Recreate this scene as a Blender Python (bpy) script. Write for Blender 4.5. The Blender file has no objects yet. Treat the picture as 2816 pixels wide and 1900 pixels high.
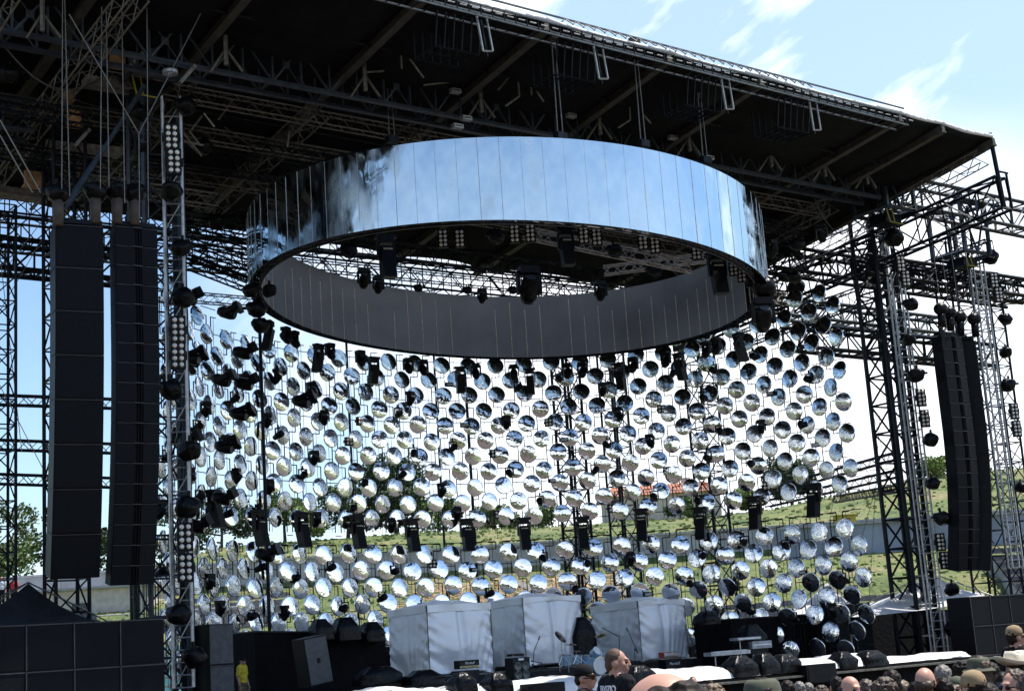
import bpy, math, random
from mathutils import Vector, Matrix, noise
random.seed(7)
R = math.radians
sc = bpy.context.scene
COL = sc.collection
# ------------------------------------------------------------------ camera
FPX = 4100.0; PITCH = R(11.4); ROLL = math.atan(.067)
CAM = Vector((0, 0, 3.0))
cF = Vector((0, math.cos(PITCH), math.sin(PITCH)))
cU0 = Vector((0, -math.sin(PITCH), math.cos(PITCH))); cR0 = Vector((1, 0, 0))
cU = cU0*math.cos(ROLL) + cR0*math.sin(ROLL)
cR = cR0*math.cos(ROLL) - cU0*math.sin(ROLL)
cd = bpy.data.cameras.new('camera'); cam = bpy.data.objects.new('camera', cd); COL.objects.link(cam)
cam.matrix_world = Matrix(((cR.x, cU.x, -cF.x, CAM.x), (cR.y, cU.y, -cF.y, CAM.y), (cR.z, cU.z, -cF.z, CAM.z), (0, 0, 0, 1)))
cd.sensor_width = 36; cd.sensor_fit = 'HORIZONTAL'; cd.lens = 36*FPX/2816; cd.clip_end = 5000; cd.clip_start = .1
sc.camera = cam
# ------------------------------------------------------------------ sky and sun
SUN_EL = R(66); SUN_AZ = R(75)      # azimuth measured clockwise from the view direction
w = bpy.data.worlds.new('World'); sc.world = w; w.use_nodes = True
nt = w.node_tree; nt.nodes.clear()
def N(t, **k):
    n = nt.nodes.new(t)
    for a, b in k.items(): setattr(n, a, b)
    return n
out = N('ShaderNodeOutputWorld'); bg = N('ShaderNodeBackground'); bg.inputs[1].default_value = .105
sky = N('ShaderNodeTexSky', sky_type='NISHITA', sun_disc=False, sun_elevation=SUN_EL, sun_rotation=SUN_AZ, altitude=300, air_density=1.1, dust_density=.3, ozone_density=1.4)
tc = N('ShaderNodeTexCoord')
mp = N('ShaderNodeMapping', vector_type='TEXTURE'); mp.inputs['Rotation'].default_value = (0, R(-34), 0); mp.inputs['Scale'].default_value = (.42, .22, .12)
nz = N('ShaderNodeTexNoise'); nz.inputs['Scale'].default_value = 1.5; nz.inputs['Detail'].default_value = 7; nz.inputs['Roughness'].default_value = .55
cr = N('ShaderNodeValToRGB'); cr.color_ramp.elements[0].position = .50; cr.color_ramp.elements[1].position = .61
# the large pale cloud bank stands behind the stage (towards +Y)
dp = N('ShaderNodeVectorMath', operation='DOT_PRODUCT'); dp.inputs[1].default_value = Vector((.15, .97, .20)).normalized()
mr = N('ShaderNodeMapRange'); mr.inputs[1].default_value = .962; mr.inputs[2].default_value = .995
mr.inputs[3].default_value = 0; mr.inputs[4].default_value = 1.25
nz2 = N('ShaderNodeTexNoise'); nz2.inputs['Scale'].default_value = 5; nz2.inputs['Detail'].default_value = 5
ml = N('ShaderNodeMath', operation='MULTIPLY_ADD'); ml.inputs[1].default_value = .9; ml.inputs[2].default_value = -.40
ad = N('ShaderNodeMath', operation='ADD', use_clamp=True)
mx = N('ShaderNodeMath', operation='MAXIMUM', use_clamp=True)
ev = N('ShaderNodeMath', operation='MULTIPLY'); ev.inputs[1].default_value = .92
mix = N('ShaderNodeMixRGB'); mix.inputs[2].default_value = (9.0, 9.3, 9.8, 1)
L = nt.links.new
L(tc.outputs['Generated'], mp.inputs[0]); L(mp.outputs[0], nz.inputs['Vector']); L(nz.outputs[0], cr.inputs[0])
L(tc.outputs['Generated'], dp.inputs[0]); L(dp.outputs['Value'], mr.inputs[0])
L(tc.outputs['Generated'], nz2.inputs['Vector']); L(nz2.outputs[0], ml.inputs[0]); L(ml.outputs[0], ad.inputs[0]); L(mr.outputs[0], ad.inputs[1])
mask2 = N('ShaderNodeMath', operation='MULTIPLY', use_clamp=True); L(ad.outputs[0], mask2.inputs[0])
mr2 = N('ShaderNodeMapRange'); mr2.inputs[1].default_value = .945; mr2.inputs[2].default_value = .985; L(dp.outputs['Value'], mr2.inputs[0]); L(mr2.outputs[0], mask2.inputs[1])
sx = N('ShaderNodeSeparateXYZ'); L(tc.outputs['Generated'], sx.inputs[0]); fr_ = N('ShaderNodeMapRange'); fr_.inputs[1].default_value = .0; fr_.inputs[2].default_value = .5; L(sx.outputs[1], fr_.inputs[0]); cm_ = N('ShaderNodeMath', operation='MULTIPLY'); lx = N('ShaderNodeMapRange'); lx.inputs[1].default_value = -.22; lx.inputs[2].default_value = .0; L(sx.outputs[0], lx.inputs[0]); fx = N('ShaderNodeMath', operation='MULTIPLY'); L(fr_.outputs[0], fx.inputs[0]); L(lx.outputs[0], fx.inputs[1]); L(cr.outputs[0], cm_.inputs[0]); L(fx.outputs[0], cm_.inputs[1]); hz = N('ShaderNodeMapRange'); hz.inputs[1].default_value = .36; hz.inputs[2].default_value = .06; L(sx.outputs[2], hz.inputs[0]); bk = N('ShaderNodeMapRange'); bk.inputs[1].default_value = .1; bk.inputs[2].default_value = -.3; bk.inputs[4].default_value = .85; L(sx.outputs[1], bk.inputs[0])
hb = N('ShaderNodeMath', operation='MULTIPLY'); L(hz.outputs[0], hb.inputs[0]); L(bk.outputs[0], hb.inputs[1]); hs = N('ShaderNodeMath', operation='ADD', use_clamp=True); L(cm_.outputs[0], hs.inputs[0]); L(hb.outputs[0], hs.inputs[1]); L(hs.outputs[0], mx.inputs[0]); el = N('ShaderNodeMapRange'); el.inputs[1].default_value = .335; el.inputs[2].default_value = .25; sz = N('ShaderNodeSeparateXYZ'); L(tc.outputs['Generated'], sz.inputs[0]); el2 = N('ShaderNodeMath', operation='MULTIPLY_ADD'); el2.inputs[1].default_value = -.16; L(nz2.outputs[0], el2.inputs[0]); ev3 = N('ShaderNodeMath', operation='ADD'); ev3.inputs[1].default_value = .08; L(sz.outputs[2], ev3.inputs[0]); L(ev3.outputs[0], el2.inputs[2]); L(el2.outputs[0], el.inputs[0]); m3 = N('ShaderNodeMath', operation='MULTIPLY', use_clamp=True); L(mask2.outputs[0], m3.inputs[0]); L(el.outputs[0], m3.inputs[1]); L(m3.outputs[0], mx.inputs[1]); L(mx.outputs[0], ev.inputs[0])
tn = N('ShaderNodeMixRGB', blend_type='MULTIPLY'); tn.inputs[0].default_value = 1; tn.inputs[2].default_value = (.95, 1.01, 1.07, 1); L(sky.outputs[0], tn.inputs[1]); L(ev.outputs[0], mix.inputs[0]); ph = N('ShaderNodeMixRGB'); ph.inputs[2].default_value = (5.2, 6.6, 7.6, 1); pf = N('ShaderNodeMath', operation='MULTIPLY'); pf.inputs[1].default_value = .42; L(fx.outputs[0], pf.inputs[0]); L(pf.outputs[0], ph.inputs[0]); L(tn.outputs[0], ph.inputs[1]); L(ph.outputs[0], mix.inputs[1]); L(mix.outputs[0], bg.inputs[0]); L(bg.outputs[0], out.inputs[0])
sd = bpy.data.lights.new('sun', 'SUN'); sd.energy = 4.2; sd.angle = R(.5); sd.color = (1, .95, .87)
so = bpy.data.objects.new('sun', sd); COL.objects.link(so)
sdir = Vector((math.sin(SUN_AZ)*math.cos(SUN_EL), math.cos(SUN_AZ)*math.cos(SUN_EL), math.sin(SUN_EL)))
so.rotation_euler = sdir.to_track_quat('Z', 'Y').to_euler(); so.location = (30, 10, 60)
sc.view_settings.view_transform = 'Standard'; sc.view_settings.look = 'None'; sc.view_settings.exposure = .82; sc.view_settings.gamma = 1
# ------------------------------------------------------------------ stage frame: s along the front, t into the stage
AD = R(53.8)
D = Vector((math.sin(AD), math.cos(AD), 0)); NN = Vector((-D.y, D.x, 0)); Z = Vector((0, 0, 1))
YAW = math.atan2(D.y, D.x)
def S(s, t, z=0): return D*s + NN*t + Z*z
def ray(x, y): return cF + cR*((x-1408)/FPX) + cU*((950-y)/FPX)
def onplane(x, y, n, c):
    r = ray(x, y); return CAM + r*((c - n.dot(CAM))/n.dot(r))
def PT(x, y, t): return onplane(x, y, NN, t)
def PY(x, y, Y): return onplane(x, y, Vector((0, 1, 0)), Y)
def proj(P):
    q = P-CAM; d = q.dot(cF); return 1408+FPX*q.dot(cR)/d, 950-FPX*q.dot(cU)/d, d
# ------------------------------------------------------------------ materials
MATS = {}
def mat(name, col, rough=.6, metal=0, var=.25, scale=6, bump=0, bscale=30, col2=None, coat=0, rvar=0):
    if name in MATS: return MATS[name]
    m = bpy.data.materials.new(name); m.use_nodes = True; t = m.node_tree; b = t.nodes['Principled BSDF']
    tcn = t.nodes.new('ShaderNodeTexCoord'); n = t.nodes.new('ShaderNodeTexNoise'); n.inputs['Scale'].default_value = scale; n.inputs['Detail'].default_value = 6
    t.links.new(tcn.outputs['Object'], n.inputs['Vector'])
    r = t.nodes.new('ShaderNodeValToRGB'); c2 = col2 or tuple(c*(1-var) for c in col)
    c1 = col if col2 else tuple(min(1, c*(1+var)) for c in col)
    r.color_ramp.elements[0].color = (*c2, 1); r.color_ramp.elements[1].color = (*c1, 1)
    r.color_ramp.elements[0].position = .35; r.color_ramp.elements[1].position = .65
    t.links.new(n.outputs[0], r.inputs[0]); t.links.new(r.outputs[0], b.inputs['Base Color'])
    b.inputs['Roughness'].default_value = rough; b.inputs['Metallic'].default_value = metal
    b.inputs['Coat Weight'].default_value = coat
    if max(col) < .04: b.inputs['Specular IOR Level'].default_value = .14
    if rvar:
        q = t.nodes.new('ShaderNodeMapRange'); q.inputs[3].default_value = max(0, rough-rvar); q.inputs[4].default_value = rough+rvar
        t.links.new(n.outputs[0], q.inputs[0]); t.links.new(q.outputs[0], b.inputs['Roughness'])
    if bump:
        n2 = t.nodes.new('ShaderNodeTexNoise'); n2.inputs['Scale'].default_value = bscale; n2.inputs['Detail'].default_value = 3
        t.links.new(tcn.outputs['Object'], n2.inputs['Vector'])
        bp = t.nodes.new('ShaderNodeBump'); bp.inputs['Strength'].default_value = 1; bp.inputs['Distance'].default_value = bump
        t.links.new(n2.outputs[0], bp.inputs['Height']); t.links.new(bp.outputs[0], b.inputs['Normal'])
    MATS[name] = m; return m
steel = mat('black_steel', (.010, .013, .017), .45, .4, .35, 3)
steel_blue = mat('dark_blue_steel', (.026, .036, .05), .42, .3, .3, 3)
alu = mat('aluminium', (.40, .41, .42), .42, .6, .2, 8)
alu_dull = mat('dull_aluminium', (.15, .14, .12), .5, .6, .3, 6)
beamm = mat('beam_tan', (.055, .05, .038), .6, .2, .25, 4)
fabric = mat('roof_fabric', (.0050, .0050, .0055), .8, 0, .4, 1.2, .03, 2)
grille = mat('speaker_grille', (.0042, .0056, .0078), .6, 0, .2, 14, .004, 300)
cabm = mat('speaker_cabinet', (.005, .0065, .009), .5, 0, .3, 5)
edgem = mat('cabinet_edge', (.042, .045, .05), .5, .2, .2, 5)
plastic = mat('black_plastic_wrap', (.005, .0055, .0065), .28, 0, .4, 6, .03, 9)
bodym = mat('lamp_housing', (.005, .0055, .0065), .4, 0, .3, 12)
bulb = mat('lamp_reflector', (.72, .68, .6), .28, .35, .1, 20)
cable = mat('cable', (.05, .05, .05), .6, 0, .2, 5)
rope = mat('steel_rope', (.16, .16, .15), .5, .6, .2, 5)
ply = mat('plywood', (.32, .17, .07), .7, 0, .35, 5)
yellow = mat('yellow_strap', (.30, .25, .02), .6, 0, .2, 6)
white_tarp = mat('white_plastic', (.8, .79, .77), .3, 0, .06, 2, .05, 3)
deckm = mat('stage_deck_black', (.02, .02, .022), .5, 0, .3, 3)
drape = mat('black_drape', (.003, .003, .004), .85, 0, .4, 3, .03, 5)
ringgrey = mat('ring_inner_grey', (.24, .265, .31), .55, 0, .14, .5)
conc = mat('concrete', (.34, .35, .36), .85, 0, .2, .8, .01, 20)
concb = mat('painted_bluegrey_concrete', (.22, .26, .33), .85, 0, .2, .5, .01, 20)
tealm = mat('teal_seat_plastic', (.22, .42, .42), .5, 0, .25, 3)
tile = mat('terracotta_tile', (.42, .17, .10), .8, 0, .35, 8, .03, 30)
plaster = mat('cream_plaster', (.52, .48, .42), .85, 0, .12, 3)
winm = mat('dark_window', (.03, .035, .04), .1, 0, .2, 4)
canv = mat('grey_canvas', (.45, .45, .46), .6, 0, .12, 2, .03, 4)
canvd = mat('dark_canvas', (.016, .017, .020), .6, 0, .3, 2, .03, 4)
blue_drum = mat('blue_sparkle', (.34, .5, .62), .25, .3, .35, 60)
chrome = mat('chrome', (.6, .6, .62), .15, 1, .1, 5)
brass = mat('cymbal_bronze', (.25, .17, .08), .3, .8, .2, 8)
whitep = mat('white_paint', (.75, .75, .73), .5, 0, .08, 5)
redm = mat('red_tolex', (.42, .08, .05), .5, 0, .2, 9)
gold = mat('gold_panel', (.6, .45, .15), .35, .5, .15, 9)
leaf = mat('foliage', (.075, .12, .03), .6, 0, .45, 1.5)
leafd = mat('dark_foliage', (.035, .065, .02), .6, 0, .5, 1.2)
leafl = mat('light_foliage', (.14, .2, .04), .6, 0, .4, 1.5)
bark = mat('bark', (.09, .065, .045), .9, 0, .3, 6)
orange = mat('orange_netting', (.42, .29, .17), .8, 0, .5, 1.3)

def mirror_mat(name, bump, bscale, stretch=(1, 1, 1), rough=.03, col=(.86, .88, .9), rnd=False, big=0):
    m = bpy.data.materials.new(name); m.use_nodes = True; t = m.node_tree; b = t.nodes['Principled BSDF']
    b.inputs['Metallic'].default_value = 1; b.inputs['Roughness'].default_value = rough; b.inputs['Base Color'].default_value = (*col, 1)
    tcn = t.nodes.new('ShaderNodeTexCoord'); mpn = t.nodes.new('ShaderNodeMapping'); mpn.inputs['Scale'].default_value = stretch
    n = t.nodes.new('ShaderNodeTexNoise'); n.inputs['Scale'].default_value = bscale; n.inputs['Detail'].default_value = 2.5
    t.links.new(tcn.outputs['Object'], mpn.inputs[0])
    src = mpn.outputs[0]
    if rnd:
        oi = t.nodes.new('ShaderNodeObjectInfo'); va = t.nodes.new('ShaderNodeVectorMath'); va.operation = 'MULTIPLY_ADD'
        cm = t.nodes.new('ShaderNodeCombineXYZ')
        for i in range(3): t.links.new(oi.outputs['Random'], cm.inputs[i])
        va.inputs[1].default_value = (37, 53, 71); t.links.new(cm.outputs[0], va.inputs[0]); t.links.new(src, va.inputs[2]); src = va.outputs[0]
    t.links.new(src, n.inputs['Vector'])
    bp = t.nodes.new('ShaderNodeBump'); bp.inputs['Strength'].default_value = 1; bp.inputs['Distance'].default_value = bump
    t.links.new(n.outputs[0], bp.inputs['Height']); t.links.new(bp.outputs[0], b.inputs['Normal'])
    MATS[name] = m; return m
def smudge(m, lo, hi, scale, st):
    t = m.node_tree; b = t.nodes['Principled BSDF']; tcn = t.nodes.new('ShaderNodeTexCoord'); mpn = t.nodes.new('ShaderNodeMapping'); mpn.inputs['Scale'].default_value = st; n = t.nodes.new('ShaderNodeTexNoise'); n.inputs['Scale'].default_value = scale; n.inputs['Detail'].default_value = 6; q = t.nodes.new('ShaderNodeMapRange'); q.inputs[1].default_value = .45; q.inputs[2].default_value = .75; q.inputs[3].default_value = lo; q.inputs[4].default_value = hi
    t.links.new(tcn.outputs['Object'], mpn.inputs[0]); t.links.new(mpn.outputs[0], n.inputs['Vector']); t.links.new(n.outputs[0], q.inputs[0]); t.links.new(q.outputs[0], b.inputs['Roughness'])
ringmir = mirror_mat('ring_mirror', .022, 1.3, (1, 1, .4), .05, (.56, .67, .73)); smudge(ringmir, .05, .4, 1.6, (1, 1, .5))
dishmir = mirror_mat('dish_mirror', .012, 5, (1, 1, 1), .05, (.84, .85, .87), rnd=True)
# ------------------------------------------------------------------ object helpers
def tag(o, label=None, cat=None, group=None, kind=None):
    if label: o['label'] = label
    if cat: o['category'] = cat
    if group: o['group'] = group
    if kind: o['kind'] = kind
    return o
def thing(name, label, cat, loc=(0, 0, 0), rz=0, group=None):
    o = bpy.data.objects.new(name, None); COL.objects.link(o); o.location = loc; o.rotation_euler = (0, 0, rz); o.empty_display_size = .2
    return tag(o, label, cat, group)
class MB:
    def __init__(s): s.v = []; s.f = []
    def add(s, vs, fs):
        k = len(s.v); s.v += [Vector(v) for v in vs]; s.f += [tuple(i+k for i in f) for f in fs]; return s
    def box(s, c, sx, sy, sz, ax=None, taper=1):
        X, Y, Zz = ax or (Vector((1, 0, 0)), Vector((0, 1, 0)), Vector((0, 0, 1))); c = Vector(c); vs = []
        for k in (-1, 1):
            q = taper if k > 0 else 1
            for (a, b) in ((-1, -1), (1, -1), (1, 1), (-1, 1)): vs.append(c + X*(a*sx/2*q) + Y*(b*sy/2*q) + Zz*(k*sz/2))
        return s.add(vs, [(0, 3, 2, 1), (4, 5, 6, 7), (0, 1, 5, 4), (1, 2, 6, 5), (2, 3, 7, 6), (3, 0, 4, 7)])
    def sbox(s, S0, sx, sy, sz): return s.box(S0, sx, sy, sz, (D, NN, Z))
    def tube(s, p0, p1, r, n=4, r1=None, cap=True):
        p0 = Vector(p0); p1 = Vector(p1); d = p1-p0
        if d.length < 1e-6: return s
        d.normalize(); a = d.orthogonal().normalized(); b = d.cross(a); r1 = r if r1 is None else r1; vs = []
        for p, q in ((p0, r), (p1, r1)):
            for i in range(n):
                an = 2*math.pi*i/n + .785; vs.append(p + a*math.cos(an)*q + b*math.sin(an)*q)
        fs = [(i, (i+1) % n, n+(i+1) % n, n+i) for i in range(n)]
        if cap: fs += [tuple(range(n-1, -1, -1)), tuple(range(n, 2*n))]
        return s.add(vs, fs)
    def path(s, pts, r, n=4):
        for a, b in zip(pts, pts[1:]): s.tube(a, b, r, n)
        return s
    def lathe(s, prof, n=20, M=None):
        M = M or Matrix.Identity(4); vs = []; fs = []
        for (r, z) in prof:
            for i in range(n):
                a = 2*math.pi*i/n; vs.append(M @ Vector((r*math.cos(a), r*math.sin(a), z)))
        for k in range(len(prof)-1):
            for i in range(n):
                j = (i+1) % n; fs.append((k*n+i, k*n+j, (k+1)*n+j, (k+1)*n+i))
        return s.add(vs, fs)
    def ball(s, c, r, n=12, m=8, M=None):
        c = Vector(c); rr = r if hasattr(r, '__len__') else (r, r, r); vs = []; fs = []
        for k in range(m+1):
            ph = math.pi*k/m
            for i in range(n):
                a = 2*math.pi*i/n; v = Vector((rr[0]*math.sin(ph)*math.cos(a), rr[1]*math.sin(ph)*math.sin(a), rr[2]*math.cos(ph)))
                if M: v = M @ v
                vs.append(c+v)
        for k in range(m):
            for i in range(n):
                j = (i+1) % n; fs.append((k*n+i, (k+1)*n+i, (k+1)*n+j, k*n+j))
        return s.add(vs, fs)
    def truss(s, p0, p1, w=.4, h=.4, r=.03, rb=.018, seg=None, up=Z, posts=False, bot=True):
        p0 = Vector(p0); p1 = Vector(p1); d = p1-p0; Ln = d.length; d.normalize()
        side = d.cross(up)
        if side.length < .01: side = d.cross(Vector((1, 0, 0)))
        side.normalize(); u = side.cross(d).normalized()
        c = [(-w/2, -h/2), (w/2, -h/2), (w/2, h/2), (-w/2, h/2)]
        for a, b in c: o = side*a+u*b; s.tube(p0+o, p1+o, r, 4)
        n = seg or max(1, round(Ln/max(w, h)))
        for k in range(n):
            for e in range(4):
                a = c[e]; b = c[(e+1) % 4]
                if k % 2: a, b = b, a
                s.tube(p0+d*(Ln*k/n)+side*a[0]+u*a[1], p0+d*(Ln*(k+1)/n)+side*b[0]+u*b[1], rb, 3, cap=False)
                if posts: s.tube(p0+d*(Ln*k/n)+side*a[0]+u*a[1], p0+d*(Ln*k/n)+side*b[0]+u*b[1], rb, 3, cap=False)
        return s
    def build(s, name, m, parent=None, smooth=False, origin=None):
        me = bpy.data.meshes.new(name); org = Vector(origin) if origin is not None else Vector((0, 0, 0))
        if parent is not None and origin is None: org = Vector(parent['_org']) if '_org' in parent else Vector((0, 0, 0))
        me.from_pydata([v-org for v in s.v], [], s.f); me.update()
        if smooth:
            for p in me.polygons: p.use_smooth = True
        me.materials.append(m); o = bpy.data.objects.new(name, me); COL.objects.link(o)
        if parent is not None: o.parent = parent; o['_org'] = tuple(org)
        elif origin is not None: o.location = org
        return o
def wthing(name, label, cat, loc, group=None):
    """thing whose parts are given in world coordinates"""
    o = thing(name, label, cat, loc, 0, group); o['_org'] = tuple(loc); return o
def single(mb, name, m, label, cat, org, group=None, kind=None, smooth=False):
    return tag(mb.build(name, m, None, smooth, origin=org), label, cat, group, kind)
def kids(o): return [c for c in KID.get(o.name, [])]
def copy_tree(o, loc, rot=None, label=None, group=None, scale=None):
    def rec(a, par):
        c = a.copy(); COL.objects.link(c)
        if par is not None: c.parent = par
        for ch in CH.get(a.name, []): rec(ch, c)
        return c
    c = rec(o, None); c.location = loc
    if rot is not None: c.rotation_euler = rot
    if scale is not None: c.scale = (scale,)*3
    if label: c['label'] = label
    if group: c['group'] = group
    return c
CH = {}
def reg(o):
    """remember the children of a prototype so copies can be made quickly"""
    def rec(a):
        CH[a.name] = [c for c in bpy.data.objects if c.parent == a]
        for c in CH[a.name]: rec(c)
    rec(o); return o
used = {}
def place(proto, loc, rot, label, group, scale=None):
    if proto.name not in used:
        used[proto.name] = 1; proto.location = loc; proto.rotation_euler = rot; proto['label'] = label; proto['group'] = group
        if scale: proto.scale = (scale,)*3
        return proto
    return copy_tree(proto, loc, rot, label, group, scale)
ORD = ['first','second','third','fourth','fifth','sixth','seventh','eighth','ninth','tenth','eleventh','twelfth']
def ordn(n):
    if n <= 12: return ORD[n-1]
    return '%d%s' % (n, 'st' if n % 10 == 1 and n != 11 else 'nd' if n % 10 == 2 else 'rd' if n % 10 == 3 else 'th')
# ================================================================== SETTING
def tz(x, y):
    """terrain height"""
    pts = [(-400, 9), (-120, 5), (-60, 1.4), (6, 1.15), (14, .75), (20, .4), (34, 0), (74, .05), (78, 1.6), (82, 4.9), (96, 7.6), (97, 8.8), (120, 12.4), (150, 12.6), (250, 12), (900, 20)]
    z = pts[0][1]
    for (a, za), (b, zb) in zip(pts, pts[1:]):
        if a <= y <= b:
            z = za + (zb-za)*(y-a)/(b-a); break
    if y > 900: z = 20
    k = min(1, max(0, (y-98)/15))
    lf = min(1, max(0, (-x-26)/10))*k
    z = z*(1-lf) + lf*(8.2 + (z-8.2)*.1)
    z += k*max(0, min(1.8, (x-19)*.12))
    if y > 97: z += .35*noise.noise(Vector((x*.07, y*.07, 0)))*k + .25*noise.noise(Vector((x*.3, y*.3, 3)))*k
    return z
def ground():
    xs = [-1500, -700, -300, -150] + [-100+4*i for i in range(51)] + [150, 300, 700, 1500]
    ys = [-1500, -700, -400, -250, -120, -90, -60, -40, -20, -8, 0, 6, 14, 20, 27, 34, 50, 65, 74, 78, 82, 86, 91, 96, 97] + [97+3*i for i in range(1, 24)] + [180, 220, 300, 500, 900, 1600, 3000]
    vs = [(x, y, tz(x, y)) for y in ys for x in xs]; n = len(xs)
    fs = [(j*n+i, j*n+i+1, (j+1)*n+i+1, (j+1)*n+i) for j in range(len(ys)-1) for i in range(n-1)]
    m = bpy.data.materials.new('grass_ground'); m.use_nodes = True; t = m.node_tree; b = t.nodes['Principled BSDF']; b.inputs['Roughness'].default_value = .9
    g = t.nodes.new('ShaderNodeNewGeometry'); n1 = t.nodes.new('ShaderNodeTexNoise'); n1.inputs['Scale'].default_value = .22; n1.inputs['Detail'].default_value = 8
    n1.inputs['Roughness'].default_value = .65
    n2 = t.nodes.new('ShaderNodeTexNoise'); n2.inputs['Scale'].default_value = 3.5; n2.inputs['Detail'].default_value = 8
    r = t.nodes.new('ShaderNodeValToRGB'); e = r.color_ramp.elements; e[0].position = .36; e[0].color = (.05, .085, .022, 1); e[1].position = .66; e[1].color = (.22, .19, .09, 1)
    q = e.new(.5); q.color = (.12, .15, .04, 1)
    mxx = t.nodes.new('ShaderNodeMixRGB'); mxx.blend_type = 'OVERLAY'; mxx.inputs[0].default_value = .75
    t.links.new(g.outputs['Position'], n1.inputs['Vector']); t.links.new(g.outputs['Position'], n2.inputs['Vector']); t.links.new(n1.outputs[0], r.inputs[0])
    t.links.new(r.outputs[0], mxx.inputs[1]); t.links.new(n2.outputs[0], mxx.inputs[2]); t.links.new(mxx.outputs[0], b.inputs['Base Color'])
    bp = t.nodes.new('ShaderNodeBump'); bp.inputs['Distance'].default_value = .25; t.links.new(n2.outputs[0], bp.inputs['Height']); t.links.new(bp.outputs[0], b.inputs['Normal'])
    tag(MB().add(vs, fs).build('ground', m, None, True), kind='structure')
ground()
# trodden arena floor
vs = []; fs = []
for j, y in enumerate((-60, -30, -8, 0, 6, 14, 20, 27, 34, 50, 65, 73)):
    for i in range(21): x = -80+8*i; vs.append((x, y, tz(x, y)+.02))
for j in range(11):
    for i in range(20): fs.append((j*21+i, j*21+i+1, (j+1)*21+i+1, (j+1)*21+i))
tag(MB().add(vs, fs).build('arena_floor', mat('trodden_earth', (.07, .055, .045), .9, 0, .3, .5, .05, 3)), kind='structure')
# grass tufts on the slopes
def tufts():
    m = MB(); rn = random.Random(3)
    for i in range(7000):
        y = rn.uniform(80, 131); x = rn.uniform(-34, 52)
        if 94.5 < y < 97.5: continue
        z = tz(x, y); h = rn.uniform(.05, .16)*(1.8 if rn.random() < .06 else 1); a = rn.uniform(0, 6.28); dx = math.cos(a)*.16; dy = math.sin(a)*.16
        m.add([(x-dx, y-dy, z-.05), (x+dx, y+dy, z-.05), (x+dx*.7+rn.uniform(-.1, .1), y+dy*.7, z+h), (x-dx*.7, y-dy*.7, z+h*.8)], [(0, 1, 2, 3)])
    tag(m.build('tall_grass', mat('grass_blades', (.22, .24, .08), .8, 0, .4, .25, col2=(.13, .18, .05))), 'long green and straw coloured grass on the hillside behind the stage', 'grass', kind='stuff')
tufts()
# retaining wall across the slope
def retaining():
    t = wthing('retaining_wall', 'long grey concrete retaining wall crossing the grass slope behind the stage', 'wall', (0, 96, 7.5))
    MB().box((8, 96.6, 8.45), 90, .5, 1.9).build('wall_panel', conc, t)
    MB().box((8, 96.55, 9.46), 90, .7, .12).build('coping', mat('light_coping', (.4, .41, .42), .8), t)
    b = MB()
    for i in range(30): b.box((-36+i*3, 96.32, 8.4), .18, .08, 1.8)
    b.build('pilaster_row', conc, t)
retaining()
t = wthing('painted_wall', 'blue grey painted retaining wall section at the right of the hill', 'wall', (27, 94, 7)); 
MB().box((27, 94.3, 8.1), 22, .4, 2.0).build('wall_panel', concb, t); MB().box((27, 94.2, 9.16), 22, .6, .12).build('coping', conc, t)
single(MB().box((20.2, 94.6, 9.45), 1.3, .5, .5).box((20.2, 94.6, 9.75), 1.4, .6, .06), 'grit_bin', yellow, 'small yellow box on top of the blue grey wall', 'box', (20.2, 94.6, 9.2))
# terraced benches
def bleacher(x0, x1, y0, z0, rows, label, m, tread=.9, rise=.42, yaw=0):
    b = wthing('bleacher', label, 'bleacher', ((x0+x1)/2, y0, z0)); a = MB(); c = MB()
    for k in range(rows):
        y = y0+k*tread; z = z0+k*rise
        a.box(((x0+x1)/2, y+tread*.5, z+.1-1.0), x1-x0, tread*.96, 2.2)
        c = MB(); n = int((x1-x0)/.5)
        for i in range(n):   # one moulded bench per row with a scalloped back
            x = x0+.25+i*(x1-x0-.25)/n; c.box((x, y+.47, z+.38), .505, .42, .06); c.box((x, y+.66, z+.50+.02*math.sin(i*2.2)), .505, .05, .26)
        c.build('bench', m, b)
    a.build('terrace', conc, b); return b
bleacher(-23, -7.5, 74.5, 1.5, 6, 'teal seat rows rising on low concrete terraces at left of the stage back', tealm)
bleacher(9, 20, 75, 1.7, 6, 'grey bench rows seen through the dishes at lower right', mat('grey_seats', (.16, .16, .17), .6))
bleacher(25.5, 32, 76, 2.6, 9, 'dark grey stepped seats beside the right speaker column', mat('dark_seats', (.10, .10, .11), .6))
bleacher(-20, -13.5, 82, 4.6, 5, 'small block of grey stairs on the slope at left', mat('stair_grey', (.2, .19, .18), .7))
# stair strips on the banks
for i, (xa, ya, xb, yb, lb) in enumerate(((2, 93, 7.5, 79, 'diagonal concrete kerb running down the grass behind the middle tent'), (-1.5, 94, 2.5, 80, 'diagonal concrete kerb running down the straw coloured bank'), (30.5, 92, 34, 77, 'pale kerb beside the dark grey stepped seats'))):
    m = MB()
    for k in range(12):
        u0 = k/12; u1 = (k+1)/12; p = Vector((xa+(xb-xa)*u0, ya+(yb-ya)*u0, 0)); q = Vector((xa+(xb-xa)*u1, ya+(yb-ya)*u1, 0))
        p.z = tz(p.x, p.y)+.12; q.z = tz(q.x, q.y)+.12; m.tube(p, q, .2, 4)
    single(m, 'kerb', conc, lb, 'kerb', (xa, ya, 7))
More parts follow.
